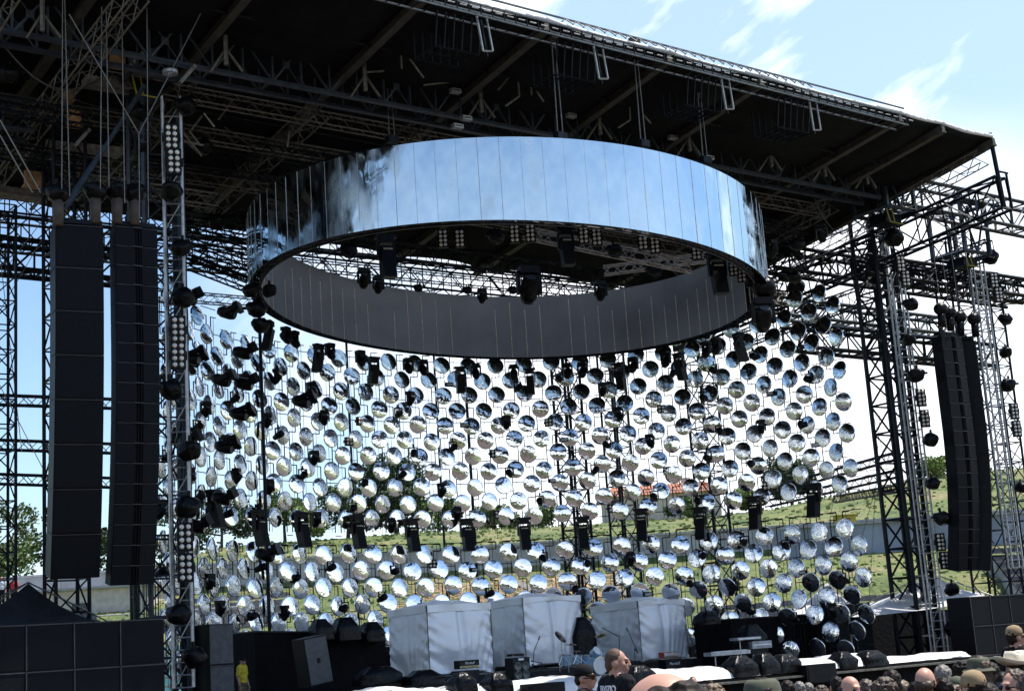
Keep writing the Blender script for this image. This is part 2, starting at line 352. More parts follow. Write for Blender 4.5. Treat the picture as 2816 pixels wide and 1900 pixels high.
# orange netting heap on the bank
m = MB(); rn = random.Random(5)
for i in range(1400):
    x = rn.uniform(-7, 5.5); y = rn.uniform(80, 92); z = tz(x, y)+rn.uniform(.0, .3); a = rn.uniform(0, 3.14); l = rn.uniform(.3, .9)
    m.tube((x, y, z), (x+l*math.cos(a), y+l*math.sin(a)*.3, z+rn.uniform(-.1, .3)), .03, 3)
tag(m.build('straw', orange), 'straw and orange netting strewn over the bank behind the middle tent', 'straw', kind='stuff')
# ------------------------------------------------------------------ trees
def leaves(mb, c, rad, n, size, rn):
    for i in range(n):
        while True:
            v = Vector((rn.uniform(-1, 1), rn.uniform(-1, 1), rn.uniform(-1, 1)))
            if .25 < v.length < 1: break
        p = Vector(c)+Vector((v.x*rad[0], v.y*rad[1], v.z*rad[2])); s = size*rn.uniform(.6, 1.4)
        a = Vector((rn.uniform(-1, 1), rn.uniform(-1, 1), rn.uniform(-1, 1))).normalized(); b = a.orthogonal().normalized(); c2 = a.cross(b)
        mb.add([p-b*s, p-c2*s*.6, p+b*s, p+c2*s*.6], [(0, 1, 2, 3)])
def tree(x, y, h, wd, m, label, cat='tree', seed=0, name='tree', dens=1, z=None):
    rn = random.Random(seed+int(x*10)); zb = tz(x, y)-.2 if z is None else z; o = wthing(name, label, cat, (x, y, zb), 'trees on the hill' if name == 'tree' else 'bushes on the hill')
    tr = MB(); P = Vector((x, y, zb)); top = P+Vector((rn.uniform(-.3, .3), 0, h*.55)); tr.tube(P, top, h*.035, 7, h*.018)
    cr = MB(); k = int(9*dens) if name == 'tree' else 5
    for i in range(k):
        a = i*2.4+rn.random(); f = rn.uniform(.35, 1); q = P+Vector((math.cos(a)*wd*.36*(1.15-f*.6), math.sin(a)*wd*.36, h*f*.88)); tr.tube(P+Vector((0, 0, h*(.15+.3*f))), q, h*.014, 5, h*.004)
        rr = wd*rn.uniform(.17, .27); leaves(cr, q, (rr, rr, rr*.85), int(420*dens), .10+wd*.008, rn)
    tr.build('trunk', bark, o); cr.build('crown', m, o); return o
tree(-10.6, 124, 7.4, 6, leafd, 'tall dark tree with the highest crown behind the centre left dishes', seed=1, dens=1.6)
tree(-14.5, 123, 5.5, 6, leafd, 'dark green round tree left of the tall one', seed=2)
tree(-19.5, 122, 4.5, 5.5, leaf, 'mid green bushy tree behind the left dishes', seed=3)
tree(-24.5, 121, 4.0, 6, leafd, 'low dark spreading tree near the left edge of the hill', seed=4)
tree(-17, 118, 3, 4, leafl, 'pale green shrub on the slope below the trees', 'bush', seed=5, name='bush')
tree(-7, 122, 3.4, 4.5, leaf, 'low bushy tree just right of the tall dark tree', seed=6)
tree(-2.5, 123, 2.6, 4.5, leaf, 'small bush line tree left of the red roofed house', seed=7)
tree(1.5, 123, 2.4, 3.5, leaf, 'small round bush beside the red roofed house', 'bush', seed=8, name='bush')
tree(-38.5, 110, 7.5, 6.5, leaf, 'leafy green tree at the far left edge of the picture', seed=9)
tree(-33.2, 112, 7.3, 6, leafd, 'dark green tree standing behind the far left lattice tower', seed=10, dens=1.4)
tree(-28.5, 112, 6.2, 5, leafd, 'dark tree seen between the two left speaker columns', seed=11)
tree(22.6, 126, 5.0, 5, leafd, 'dark tree behind the lattice tower at the right of the dishes', seed=12, dens=1.4)
tree(12.5, 119, 2.2, 2.5, leaf, 'low bush in front of the red roofed house', 'bush', seed=13, name='bush')
tree(18.2, 121, 2.0, 2.6, leafl, 'pale bush on the crest right of the red roofed house', 'bush', seed=14, name='bush')
tree(33, 119, 1.6, 3.2, leafl, 'low bush on the grass right of the lattice tower', 'bush', seed=15, name='bush')
# ------------------------------------------------------------------ houses
def house():
    c = Vector((11.6, 127, 12.7)); t = wthing('red_roofed_house', 'long low cream house with a red tiled roof on the hill crest', 'house', c)
    MB().box(c+Vector((0, 0, 1.0)), 9.6, 6, 2.4).build('wall', plaster, t)
    m = MB(); x0, x1, y0, y1, z0, z1 = -5.3, 5.3, -3.6, 3.6, 1.9, 3.0
    m.add([c+Vector(v) for v in ((x0, y0, z0), (x1, y0, z0), (x1, y1, z0), (x0, y1, z0), (x0+1.5, 0, z1), (x1-1.5, 0, z1))], [(0, 1, 5, 4), (1, 2, 5), (2, 3, 4, 5), (3, 0, 4), (3, 2, 1, 0)])
    rf = m.build('roof', tile, t); rf_b = MB()
    for i in range(40): u = -5.1+i*.26; rf_b.tube(c+Vector((u, y0, z0+.04)), c+Vector((max(-3.8, min(3.8, u)), -.05, z1+.03)), .04, 4)
    rf_b.build('tile_ridges', tile, rf); MB().box(c+Vector((2.4, .5, 3.05)), .7, .7, .8).build('chimney', plaster, rf)
    for i, x in enumerate((-3.8, -1.2, 1.6, 3.9)): MB().box(c+Vector((x, -3.03, 1.3)), .9, .08, .7).build('window', winm, t)
house()
t = wthing('service_building', 'long pale flat roofed building far left beyond the speaker columns', 'building', (-34, 93, 3.6))
MB().box((-36, 94, 6.3), 26, 6, 3.6).build('wall', plaster, t); MB().box((-36, 94, 8.17), 26.6, 6.6, .14).build('roof_slab', conc, t)
for x in (-45, -41.5, -38.5, -34, -30.6, -27): MB().box((x, 90.97, 6.9), 1.1, .08, .8).build('window', winm, t)
MB().box((-25.2, 90.95, 5.6), .9, .1, 2.1).build('door', mat('red_door', (.35, .05, .05)), t)
t = wthing('metal_railing', 'pale metal railing in front of the far left building', 'railing', (-22, 84, 5)); m = MB()
for k in range(14): x = -27+k*.9; m.tube((x, 84, 4.6), (x, 84, 6.2), .035)
m.tube((-27, 84, 6.2), (-15.3, 84, 6.2), .04).tube((-27, 84, 5.5), (-15.3, 84, 5.5), .03); m.build('rails', alu, t)
t = wthing('metal_railing', 'thin railing on the crest at the far right of the hill', 'railing', (35, 124, 14)); m = MB()
for k in range(12): x = 27+k*1.8; m.tube((x, 124, tz(x, 124)), (x, 124, tz(x, 124)+1.1), .04)
m.tube((27, 124, 15.4), (47, 124, 15.6), .04).tube((27, 124, 15), (47, 124, 15.2), .03); m.build('rails', alu_dull, t)
# unseen wooded ridge added behind the camera as a dark band for the mirrors
m = MB(); rn = random.Random(9)
for i in range(500):
    x = rn.uniform(-220, 220); y = -110-rn.uniform(0, 30); h = rn.uniform(9, 17); leaves(m, (x, y, tz(x, y)+h*.5), (6, 5, h*.6), 14, 2.2, rn)
tag(m.build('added_wood', leafd), 'unseen dark wood added behind the audience as a dark band for the mirrors', 'wood', kind='stuff')
# ================================================================== STAGE
def zr(t, s=22): return 21.3 - .135*(t-33) - .022*(s-22)        # roof underside height
def stage_roof():
    t0 = wthing('stage_roof', 'huge black fabric stage roof rising towards its front edge', 'roof', S(30, 42, 21))
    beams = [10.5, 13.5, 17.3, 21.9, 26.2, 31.1, 35.2, 42.2, 44.6, 47.6]
    vs = []; fs = []; cols = []
    for a, b in zip(beams, beams[1:]):
        for k in range(6): cols.append((a+(b-a)*k/6, math.sin(math.pi*k/6)*min(1, (b-a)/4)))
    cols.append((47.6, 0)); ts = [33, 33.3, 33.8, 34.5, 35.5, 37, 40, 43, 46, 49, 50.2]
    for tt in ts:
        for (s, q) in cols:
            bel = {33: .02, 33.3: .20, 33.8: .42, 34.5: .50, 35.5: .42, 37: .26}.get(tt, .10); te = tt + (q*.14 if tt < 33.2 else 0)
            if tt > 49.9: te = tt - q*.8
            vs.append(S(s, te, zr(tt, s)+.12 - q*bel))
    n = len(cols)
    for j in range(len(ts)-1):
        for i in range(n-1): fs.append((j*n+i, j*n+i+1, (j+1)*n+i+1, (j+1)*n+i))
    o = MB().add(vs, fs).build('membrane', fabric, t0, True); so_ = o.modifiers.new('s', 'SOLIDIFY'); so_.thickness = .05; so_.offset = 1
    e = MB()
    for i in range(n-1): e.tube(vs[i]+Vector((0, 0, .10)), vs[i+1]+Vector((0, 0, .10)), .075, 6)
    e.build('edge_highlight', white_tarp, t0, True)  # white tube paints the sunlit highlight along the roof's front edge
    for s in beams[1:]:
        b = MB(); b.sbox(S(s, 33, 0), .01, .01, .01)
        p0 = S(s, 32.95, zr(32.95, s)+.0); p1 = S(s, 50.4, zr(50.4, s)+.0); d = (p1-p0).normalized(); side = D; u = side.cross(d)
        b = MB(); b.box((p0+p1)/2, .16, (p1-p0).length, .26, (side, d, u))
        b.box((p0+p1)/2-u*.16, .26, (p1-p0).length, .05, (side, d, u)); b.build('roof_beam', beamm, t0)
    # purlins
    for tt in (36, 41.5, 45, 48.5):
        MB().tube(S(10.5, tt, zr(tt, 10.5)-.02), S(47.6, tt, zr(tt, 47.6)-.02), .05, 4).build('purlin', steel, t0)
    return t0
stage_roof()
def girder(name, label, p0, p1, w, h, r, rb, m=steel, seg=None, group=None, posts=True, cat='truss'):
    mb = MB().truss(p0, p1, w, h, r, rb, seg, posts=posts); return single(mb, name, m, label, cat, (Vector(p0)+Vector(p1))/2, group)
# main front truss
def main_truss():
    p0 = S(4, 38, 20.6); p1 = S(46.2, 38, 20.25); t = wthing('main_truss', 'deep dark steel truss crossing the whole stage front above the mirror ring', 'truss', (p0+p1)/2)
    h = 1.25; m = MB(); q = MB(); pl = MB(); n = 44
    for dt in (-.45, .45):
        for dz, r in ((-h/2, .10), (h/2, .07)): m.tube(p0+NN*dt+Z*dz, p1+NN*dt+Z*dz, r, 6)
        for k in range(n+1):
            a = p0.lerp(p1, k/n)+NN*dt; q.tube(a-Z*h/2, a+Z*h/2, .042, 4)
            if k < n:
                b = p0.lerp(p1, (k+1)/n)+NN*dt
                if k % 2 == 0: q.tube(a-Z*h/2, b+Z*h/2, .04, 4)
                else: q.tube(a+Z*h/2, b-Z*h/2, .04, 4)
                if k % 4 in (0, 1) and k % 2 == 0: MB().box((a+b)/2, .22, .04, .22, (D, NN, Z)).build('gusset', steel_blue, t); q.tube(a+Z*h/2, b-Z*h/2, .025, 4)
    for k in range(0, n, 2):
        a = p0.lerp(p1, k/n); q.tube(a-NN*.45-Z*h/2, a+NN*.45-Z*h/2, .03, 4); q.tube(a-NN*.45+Z*h/2, a+NN*.45+Z*h/2, .03, 4)
    m.build('chord', steel_blue, t); q.build('bracing', steel_blue, t)
main_truss()
girder('rear_truss', 'long rear roof truss seen against the sky through the mirror ring', S(6, 50, 18.1), S(50, 50, 18.0), .9, 1.05, .055, .03, seg=44)
girder('rear_truss', 'second rear truss hung lower just behind the mirror ring', S(8, 46.5, 18.0), S(50, 46.5, 17.8), .5, .6, .04, .022, seg=60)
girder('rear_truss', 'dark truss under the roof above the middle of the mirror ring', S(6, 43, 19.2), S(47, 43, 19.0), .5, .6, .04, .022, m=steel, seg=60)
for i, (s, t0, t1, z0, z1, lb) in enumerate(((17.2, 38.6, 50, 19.6, 18.4, 'pale truss running back under the roof at upper left, nearest the ladder tower'), (21.5, 38.6, 50, 19.7, 18.4, 'pale truss running back under the roof, left of the mirror ring'), (25.3, 38.6, 50, 19.7, 18.4, 'pale truss running back over the left of the mirror ring'), (13.8, 34, 50, 20.1, 18.3, 'truss running back under the roof above the left speaker columns'), (10.9, 35, 50, 20.1, 18.2, 'truss running back at the far upper left corner'), (44.6, 38.6, 50, 19.5, 18, 'truss running back over the right end of the dish wall'), (47.4, 33.4, 50, 20.2, 17.6, 'long pale truss hung along the right edge of the roof'))):
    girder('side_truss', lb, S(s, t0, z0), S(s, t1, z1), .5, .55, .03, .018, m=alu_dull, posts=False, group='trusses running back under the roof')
# lattice under the right roof edge
girder('side_truss', 'lower open truss with a braced end below the right roof corner', S(48.4, 33.4, 18.9), S(48.4, 52, 17.2), .6, 1.3, .075, .038, m=steel, group='trusses running back under the roof')
girder('side_truss', 'open lattice truss to the far right behind the right main tower', S(54.3, 38.5, 18.6), S(53.8, 54, 17.6), .5, .8, .045, .024, m=steel, group='trusses running back under the roof')
single(MB().tube(S(47.6, 33.1, 21.1), S(47.9, 33.1, 18.2), .09, 6).tube(S(48.3, 33.1, 19.6), S(48.4, 33.1, 18.2), .05, 4).tube(S(47.9, 33.1, 19.6), S(48.4, 33.1, 19.6), .05, 4), 'corner_post', steel, 'upright pipe frame hanging from the right front corner of the roof', 'post', S(47.6, 33.1, 18.2))
# wing trusses
def wing(label, s0, s1, t, z0, z1, h=1.2, m=steel_blue):
    girder('wing_truss', label, S(s0, t, z0), S(s1, t, z1), .9, h, .10, .045, m=m, group='wing trusses beside the roof')
wing('dark wing truss reaching right from the right main tower', 47.6, 62, 38, 20.15, 19.9)
wing('rear wing truss behind the right main tower', 44, 62, 46.5, 17.4, 17.2, .8)
wing('lower rear wing truss bridging the right towers', 46.6, 60, 43.5, 15.2, 15.1, 1.0, steel)
wing('upper rear wing truss running right from the roof corner', 45, 62, 43, 18.4, 18.2, 1.0, steel)
wing('slim wing truss between the two right towers below the roof corner', 48, 60, 40.5, 17.7, 17.6, .8, steel)
wing('dark wing truss reaching left above the left speaker columns', 4.5, 13.4, 41.5, 19.0, 19.0, .9)
wing('lower rear wing truss behind the left speaker columns', 7, 19.5, 47.5, 16.6, 16.5, 1.0, steel)
for i, (y0, lb) in enumerate(((1105, 'thin double pipe truss behind the left speaker column, upper one'), (1228, 'thin double pipe truss behind the left speaker column, middle one'), (1322, 'thin double pipe truss behind the left speaker column, lowest one'))):
    a = PT(-30, y0-6, 46); b = PT(330, y0+6, 46)
    girder('pipe_truss', lb, a, b, .3, .3, .03, .016, posts=False, group='thin trusses at far left')
for i, (xa, ya, xb, yb, lb) in enumerate(((2110, 1352, 2470, 1252, 'thin truss sloping up to the right main tower, top one'), (2110, 1385, 2475, 1300, 'thin truss sloping up to the right main tower, second one'), (2300, 1372, 2475, 1342, 'short thin truss meeting the right main tower low down'))):
    girder('pipe_truss', lb, PT(xa, ya, 50), PT(xb, yb, 41), .3, .3, .035, .018, posts=False, group='thin trusses at right')
# towers
def tower(label, s, t, z0, z1, w, r=.05, rb=.026, m=steel, ds=0, name='lattice_tower', seg=None, group='lattice towers', mast=None):
    p0 = S(s, t, z0); p1 = S(s+ds, t, z1); o = wthing(name, label, 'tower', p0, group)
    q = MB(); q.truss(p0, p1, w, w, r, .001, 1, up=NN)
    # horizontals and crosses
    b = MB(); d = (p1-p0); n = seg or round(d.length/w); h = w/2; cs = [(-h, -h), (h, -h), (h, h), (-h, h)]
    for k in range(n+1):
        a = p0+d*(k/n)
        for e in range(4):
            c0 = cs[e]; c1 = cs[(e+1) % 4]; A = a+D*c0[0]+NN*c0[1]; B = a+D*c1[0]+NN*c1[1]; b.tube(A, B, rb, 3, cap=False)
            if k < n:
                nx = p0+d*((k+1)/n)
                if k % 2: b.tube(A, nx+D*c1[0]+NN*c1[1], rb, 3, cap=False)
                else: b.tube(B, nx+D*c0[0]+NN*c0[1], rb, 3, cap=False)
    chd = MB()
    for c in cs: chd.tube(p0+D*c[0]+NN*c[1], p1+D*c[0]+NN*c[1], r, 5)
    chd.build('leg', m, o); b.build('bracing', m, o)
    MB().sbox(p0+Z*.06, w*1.5, w*1.5, .12).build('base_plate', steel, o)
    if mast: MB().tube(p0+D*mast, p1+D*mast, .21, 8).build('mast', steel_blue, o, True)
    return o
tower('slim lattice tower at far left beyond the wide speaker column', 12.85, 42.5, 0, 16.6, .72, .045, .024)
tower('lattice tower half hidden behind the wide left speaker column', 14.6, 42, 0, 19, .95, .06, .03)
tower('main left lattice tower behind the narrow speaker column', 16.6, 40, 0, 20, 1.1, .08, .035, steel_blue, mast=.75)
tower('main right lattice tower with a thick dark mast', 48.6, 40.2, 0, 20, 1.15, .10, .05, steel, mast=.75)
tower('second right lattice tower beyond the right speaker column', 54.1, 40.5, 0, 19.6, 1.1, .06, .032)
tower('lattice tower at the right picture edge', 57.8, 41.5, 0, 18.5, .9, .06, .03)
tower('dark lattice tower behind the dishes at the right of the wall', 47.3, 50, 0, 17.4, 1.0, .07, .035)
tower('dark lattice tower seen through the dishes right of centre', 41.4, 52.6, 0, 17.6, .9, .07, .035)
tower('dark lattice tower seen through the dishes near the middle right', 45.3, 54, 0, 17.4, .9, .06, .03)
for x, yb, tt, lb in ((742, 1750, 49.5, 'black pole standing behind the left part of the dish wall'), (988, 1745, 51.8, 'thin black pole behind the dishes left of the middle'), (1322, 1745, 52.6, 'black pole behind the middle of the dish wall'), (1236, 1745, 52.6, 'thin black pole just left of the middle pole')):
    b = PT(x, yb, tt); single(MB().tube((b.x, b.y, 0), (b.x, b.y, 18), (.065 if 'thin' not in lb else .05), 8), 'support_pole', steel, lb, 'pole', (b.x, b.y, 0), 'black poles behind the dish wall')
# big head blocks at the tower tops
def headblock(label, s, t, z, w=1.7, h=2.2):
    o = wthing('head_block', label, 'tower head', S(s, t, z), 'tower heads'); f = MB()
    for a in (-1, 1):
        for b in (-1, 1): f.tube(S(s+a*w/2, t+b*w/2, z), S(s+a*w/2, t+b*w/2, z+h), .10, 4)
    for zz in (z, z+h):
        for a in (-1, 1): f.tube(S(s-w/2, t+a*w/2, zz), S(s+w/2, t+a*w/2, zz), .10, 4); f.tube(S(s+a*w/2, t-w/2, zz), S(s+a*w/2, t+w/2, zz), .10, 4)
    f.tube(S(s-w/2, t-w/2, z+h), S(s, t-w/2, z), .05, 4).tube(S(s, t-w/2, z), S(s+w/2, t-w/2, z+h), .05, 4)
    f.build('frame', steel_blue, o); MB().truss(S(s, t, z), S(s, t, z+h), w*.45, w*.45, .05, .03, 4).build('core_frame', steel, o)
    y = MB(); y.tube(S(s-w*.5, t-w*.45, z+.1), S(s-w*.38, t-w*.45, z-.62), .025).tube(S(s-w*.38, t-w*.45, z-.62), S(s+w*.1, t-w*.45, z-.64), .025).tube(S(s-w*.3, t-w*.45, z+.1), S(s-w*.22, t-w*.45, z-.62), .02); y.build('safety_strap', yellow, o)
    MB().sbox(S(s, t, z-.3), w*.55, w*.5, .38).build('winch_box', steel, o)
headblock('head block of the right main tower with yellow straps below', 47.3, 38.3, 19.3)
headblock('head block of the far right tower with yellow straps below', 53.6, 39.5, 18.4)
headblock('head block of the left main tower under the roof', 16.2, 39.6, 20.0, 1.3, 1.2)
headblock('head block at far left with yellow straps below', 11.7, 41.5, 15.9, 1.1, 1.3)
headblock('head block behind the right end of the mirror ring', 45.2, 48.5, 16.0)
# upper-left rigging clutter
def clut(name, m, lb, cat, f, org, group=None): mb = MB(); f(mb); return single(mb, name, m, lb, cat, org, group)
for i, (x, y, tt, w_, h_, lb) in enumerate(((322, 160, 39.2, .45, .5, 'orange brown plywood panel high at upper left below the truss'), (202, 325, 41, .42, .45, 'orange brown plywood panel at upper left, middle one'), (90, 492, 43, .5, .45, 'orange brown plywood panel at upper left, lowest one'), (186, 262, 41, .3, .3, 'small scrap of pale plywood among the upper left cables'), (1515, 80, 33.6, .3, .35, 'wooden block hanging at the front roof edge above the ring'), (2352, 345, 35.5, .35, .4, 'wooden block under the roof near the right corner'), (1062, 195, 38, .4, .4, 'wooden block on the main truss left of the ring top'))):
    p = PT(x, y, tt); clut('plywood_block', ply, lb, 'block', lambda mb: mb.sbox(p, w_, .12, h_).sbox(p-Z*(h_/2+.03), w_*1.15, .3, .05), p, 'plywood blocks in the rigging')
for i, (xa, ya, xb, yb, tt, lb) in enumerate(((365, 12, 530, 26, 37.3, 'pale ribbed walkway beam at the very top left'), (235, 222, 375, 245, 40, 'grey ribbed beam among the upper left rigging'), (125, 400, 330, 420, 42.5, 'grey ribbed beam lower in the left rigging'), (-30, 520, 130, 545, 45, 'grey ribbed beam at the left picture edge'))):
    a = PT(xa, ya, tt); b = PT(xb, yb, tt); d = (b-a).normalized()
    def f(mb):
        mb.box((a+b)/2, (b-a).length, .5, .16, (d, NN, Z)); mb.box((a+b)/2+Z*.12, (b-a).length, .1, .1, (d, NN, Z)); mb.box((a+b)/2-Z*.12, (b-a).length, .56, .04, (d, NN, Z))
        for k in range(8): mb.box(a.lerp(b, k/7)-Z*.0, .04, .56, .2, (d, NN, Z))
    clut('walkway_beam', mat('weathered_beam', (.17, .15, .13), .6, .2, .35, 5), lb, 'beam', f, a, 'ribbed beams at upper left')
for i, (x, y, tt, lb) in enumerate(((375, 155, 38.6, 'topmost'), (230, 365, 41, 'second'), (390, 395, 40, 'third'), (115, 535, 44, 'lowest'), (520, 190, 37.3, 'rightmost'))):
    p = PT(x+8, y, tt); q = p-D*.35-Z*.45
    clut('sheave_bracket', alu_dull, '%s pale ribbed bracket jutting down among the upper left rigging' % lb, 'bracket', lambda mb: [mb.box((p+q)/2+NN*k*.12, .1, .05, .75, ((q-p).cross(NN).normalized(), NN, (p-q).normalized())) for k in (-1, 0, 1)] and mb.tube(p-NN*.2, p+NN*.2, .05, 4), p, 'ribbed brackets at upper left')
cabs = [((172, -20), (170, 520), 36.6), ((178, 0), (192, 540), 36.6), ((280, 20), (276, 520), 36.6), ((292, 20), (300, 515), 36.6), ((335, 20), (343, 560), 36.6), ((404, 20), (408, 600), 36.4), ((190, 40), (382, 368), 36), ((552, 38), (382, 368), 36), ((382, 368), (384, 600), 36), ((0, 330), (112, 530), 37), ((0, 372), (90, 530), 37.2), ((397, 235), (180, 575), 38.6), ((272, 425), (182, 560), 38.8)]
for i, (a, b, tt) in enumerate(cabs):
    A = PT(*a, tt); B = PT(*b, tt); r = .07 if i >= 11 else .016 if i < 9 else .02
    lb = ['steel cable hanging at far upper left', 'loose steel cable dropping onto the wide speaker column', 'steel cable left of the paired hoist cables', 'paired hoist cable above the gap between the speaker columns', 'steel cable above the narrow speaker column', 'steel cable right of the narrow speaker column top', 'slanting steel sling leg on the left', 'slanting steel sling leg on the right', 'single cable under the slanting sling legs', 'slanting guy cable at the left edge, upper one', 'slanting guy cable at the left edge, lower one', 'long dark diagonal strut at upper left', 'short dark diagonal strut at upper left'][i]
    single(MB().tube(A, B, r, 5), 'steel_cable' if i < 11 else 'diagonal_strut', rope if i < 11 else steel_blue, lb, 'cable' if i < 11 else 'strut', A, 'rigging cables')
# guy lines of the towers
gl = [((0, 760), (130, 590)), ((0, 855), (150, 600)), ((0, 700), (60, 1240)), ((0, 1060), (140, 1330)), ((40, 700), (40, 1500)), ((2400, 1320), (2270, 1120)), ((2440, 1290), (2400, 1135)), ((2240, 1700), (2330, 1130)), ((2300, 1500), (2430, 1660)), ((2390, 1650), (2420, 1130)), ((2330, 1620), (2470, 1120))]
for i, (a, b) in enumerate(gl):
    A = PT(*a, 44); B = PT(*b, 44); single(MB().tube(A, B, .014, 3), 'guy_wire', rope, ('thin guy wire at the far left, %s one from the top' if i < 5 else 'thin guy wire in the sky gap left of the right main tower, %s one') % ORD[i if i < 5 else i-5], 'wire', A, 'guy wires')
# catwalk along the roof's front edge and its hanging frames
def catwalk():
    t = wthing('front_catwalk', 'bright edged pipe catwalk hung along the front edge of the black roof', 'catwalk', S(32, 32.8, 20.6)); m = MB(); q = MB(); b_ = MB(); s0, s1 = 19, 42.0
    for dz, dt in ((-.12, -.15), (-.5, -.2), (-.12, .35), (-.5, .35), (.16, -.1)): m.tube(S(s0 if dz < .2 else 26, 32.7+dt, zr(33, s0 if dz < .2 else 26)+dz), S(s1 if dz < .2 else 37, 32.7+dt, zr(33, s1 if dz < .2 else 37)+dz), .035, 5)
    n = 56
    for k in range(n+1):
        s = s0+(s1-s0)*k/n; z33 = zr(33, s); q.tube(S(s, 32.5, z33-.5), S(s, 33.05, z33-.5), .022, 4); q.tube(S(s, 32.55, z33-.5), S(s, 32.55, z33-.12), .02, 4); b_.tube(S(s+.05, 32.48, z33-.31), S(s+.28, 32.48, z33-.31), .022, 4)
        if 26 < s < 37: q.tube(S(s, 32.45, z33-.05), S(s+.25, 32.6, z33+.16), .025, 4); q.tube(S(s+.25, 32.6, z33+.16), S(s+.45, 32.45, z33-.05), .02, 4)
    m.build('rail', mat('rail_grey', (.16, .17, .18), .4, .6), t); q.build('rung', steel, t); tag(b_.build('bright_clips', alu, t), kind='stuff')
catwalk()
for i, (s, lb) in enumerate(((22.0, 'left'), (26.3, 'second from left'), (31.6, 'third from left'), (35.7, 'right'))):
    z0 = zr(33, s)-.4
    o = wthing('pipe_cage', 'hanging pipe cage below the front catwalk, %s' % (lb+'most' if i in (0, 3) else lb), 'frame', S(s+1, 33, z0), 'pipe cages under the catwalk'); m = MB()
    for k in range(6):
        u = s-.2+k*.30; tt = 33+k*.12; dd = 1.0
        m.tube(S(u+.5, 33, z0), S(u+.5, 33.2, z0-dd), .028, 4); m.tube(S(u+.5, 34.3, z0-.1), S(u+.5, 34.3, z0-dd), .028, 4); m.tube(S(u+.5, 33.2, z0-dd), S(u+.5, 34.3, z0-dd), .035, 4)
    for tt in (33.2, 33.7, 34.3): m.tube(S(s+.3, tt, z0-dd), S(s+1.8, tt, z0-dd), .035, 4)
    m.tube(S(s+1.8, 33, z0), S(s+2.1, 33.2, z0-dd), .045, 4); m.build('cage_pipes', steel, o)
    MB().tube(S(s+1.45, 32.7, z0), S(s+1.75, 32.9, z0-dd), .035, 4).tube(S(s+1.75, 32.9, z0-dd), S(s+2.1, 32.9, z0-dd+.06), .03, 4).tube(S(s+1.8, 32.7, z0), S(s+2.1, 32.9, z0-dd+.06), .03, 4).build('bright_brace', alu, o)
# chain hoists above the ring
def hoist(x, y0, y1, tt, lb):
    a = PT(x, y0, tt); b = PT(x+(y1-y0)*.06, y1, tt); b = Vector((a.x, a.y, b.z)); o = wthing('chain_hoist', lb, 'hoist', b, 'chain hoists over the ring')
    MB().tube(a+D*.06, b+D*.10, .018, 4).tube(a-D*.06, b-D*.10, .018, 4).build('chain', rope, o); MB().sbox(a, .3, .25, .35).tube(a-Z*.15, a-Z*.45, .05, 6).build('hoist_motor', beamm, o); MB().sbox(b, .36, .25, .22).build('hook_block', steel, o)
for x, y0, y1, tt, lb in ((1068, 195, 385, 38, 'chain hoist dropping to the left part of the ring top'), (1520, 95, 375, 33.5, 'long chain hoist dropping to the middle of the ring top'), (1745, 120, 395, 33.5, 'long thin chain hoist right of the middle of the ring'), (1920, 235, 440, 34, 'chain hoist dropping to the right part of the ring top')): hoist(x, y0, y1, tt, lb)
# bent pipes and bright brackets under the roof
brk = [(905, 120, 'white sheave plate on the main truss top at left'), (2166, 400, 'white sheave plate on the main truss top at right'), (1252, 255, 'short bright bracket in the truss left of the ring top'), (1282, 330, 'bright slotted bracket on the lower truss chord'), (1258, 352, 'small bright bracket just over the ring'), (1570, 322, 'bright bracket in the truss above the ring middle'), (1850, 382, 'bright bracket in the truss right of the ring middle'), (1950, 438, 'bright bracket near the right shoulder of the ring'), (468, 204, 'white ring shaped sheave on top of the silver ladder tower')]
for i, (x, y, lb) in enumerate(brk):
    p = PT(x, y, 37.2); mb = MB()
    if i < 2: mb.sbox(p, .07, .3, .36).sbox(p+D*.22, .07, .3, .36).sbox(p+D*.11+Z*.16, .26, .3, .05).sbox(p+D*.11-Z*.16, .26, .3, .05).tube(p-Z*.15, p-D*.35-Z*.45, .04, 4)
    elif i == 8: mb.lathe([(.12, 0), (.22, 0), (.22, .09), (.12, .09), (.12, 0)], 14, Matrix.Translation(p))
    else: mb.sbox(p, .36, .2, .05).sbox(p+Z*.09, .36, .2, .04).sbox(p-D*.14+Z*.05, .05, .2, .1).sbox(p+D*.14+Z*.05, .05, .2, .1)
    single(mb, 'bright_bracket', alu, lb, 'bracket', p, 'bright metal brackets in the rigging')
bp = [(1100, 110, 1105, 190, 36), (1125, 160, 1165, 215, 36), (1422, 190, 1428, 265, 36), (1428, 265, 1390, 292, 36), (1410, 200, 1370, 248, 36), (1455, 190, 1462, 262, 36), (1476, 252, 1495, 280, 36), (1730, 265, 1733, 330, 36), (1733, 330, 1700, 352, 36), (1745, 200, 1755, 300, 36), (1768, 315, 1790, 340, 36), (2014, 320, 2024, 390, 37), (2024, 390, 2010, 400, 37), (2078, 340, 2060, 370, 37), (1000, 200, 1055, 196, 37), (1165, 235, 1240, 226, 37), (560, 312, 590, 350, 39), (555, 320, 520, 365, 40), (796, 360, 790, 405, 40), (640, 275, 600, 330, 40), (2375, 330, 2380, 410, 36.5), (2405, 345, 2412, 380, 36.5), (2475, 360, 2480, 395, 36.5), (2525, 375, 2535, 400, 36.5), (2378, 400, 2400, 385, 36.5), (505, 390, 560, 400, 41), (500, 360, 555, 430, 41), (545, 420, 505, 385, 41), (520, 360, 552, 402, 41)]
o = wthing('bent_pipes', 'pale bent scaffold pipes dangling under the black roof', 'pipes', S(30, 37, 20))
for (xa, ya, xb, yb, tt) in bp: MB().tube(PT(xa, ya, tt), PT(xb, yb, tt), .035, 5).build('pipe', alu_dull, o)
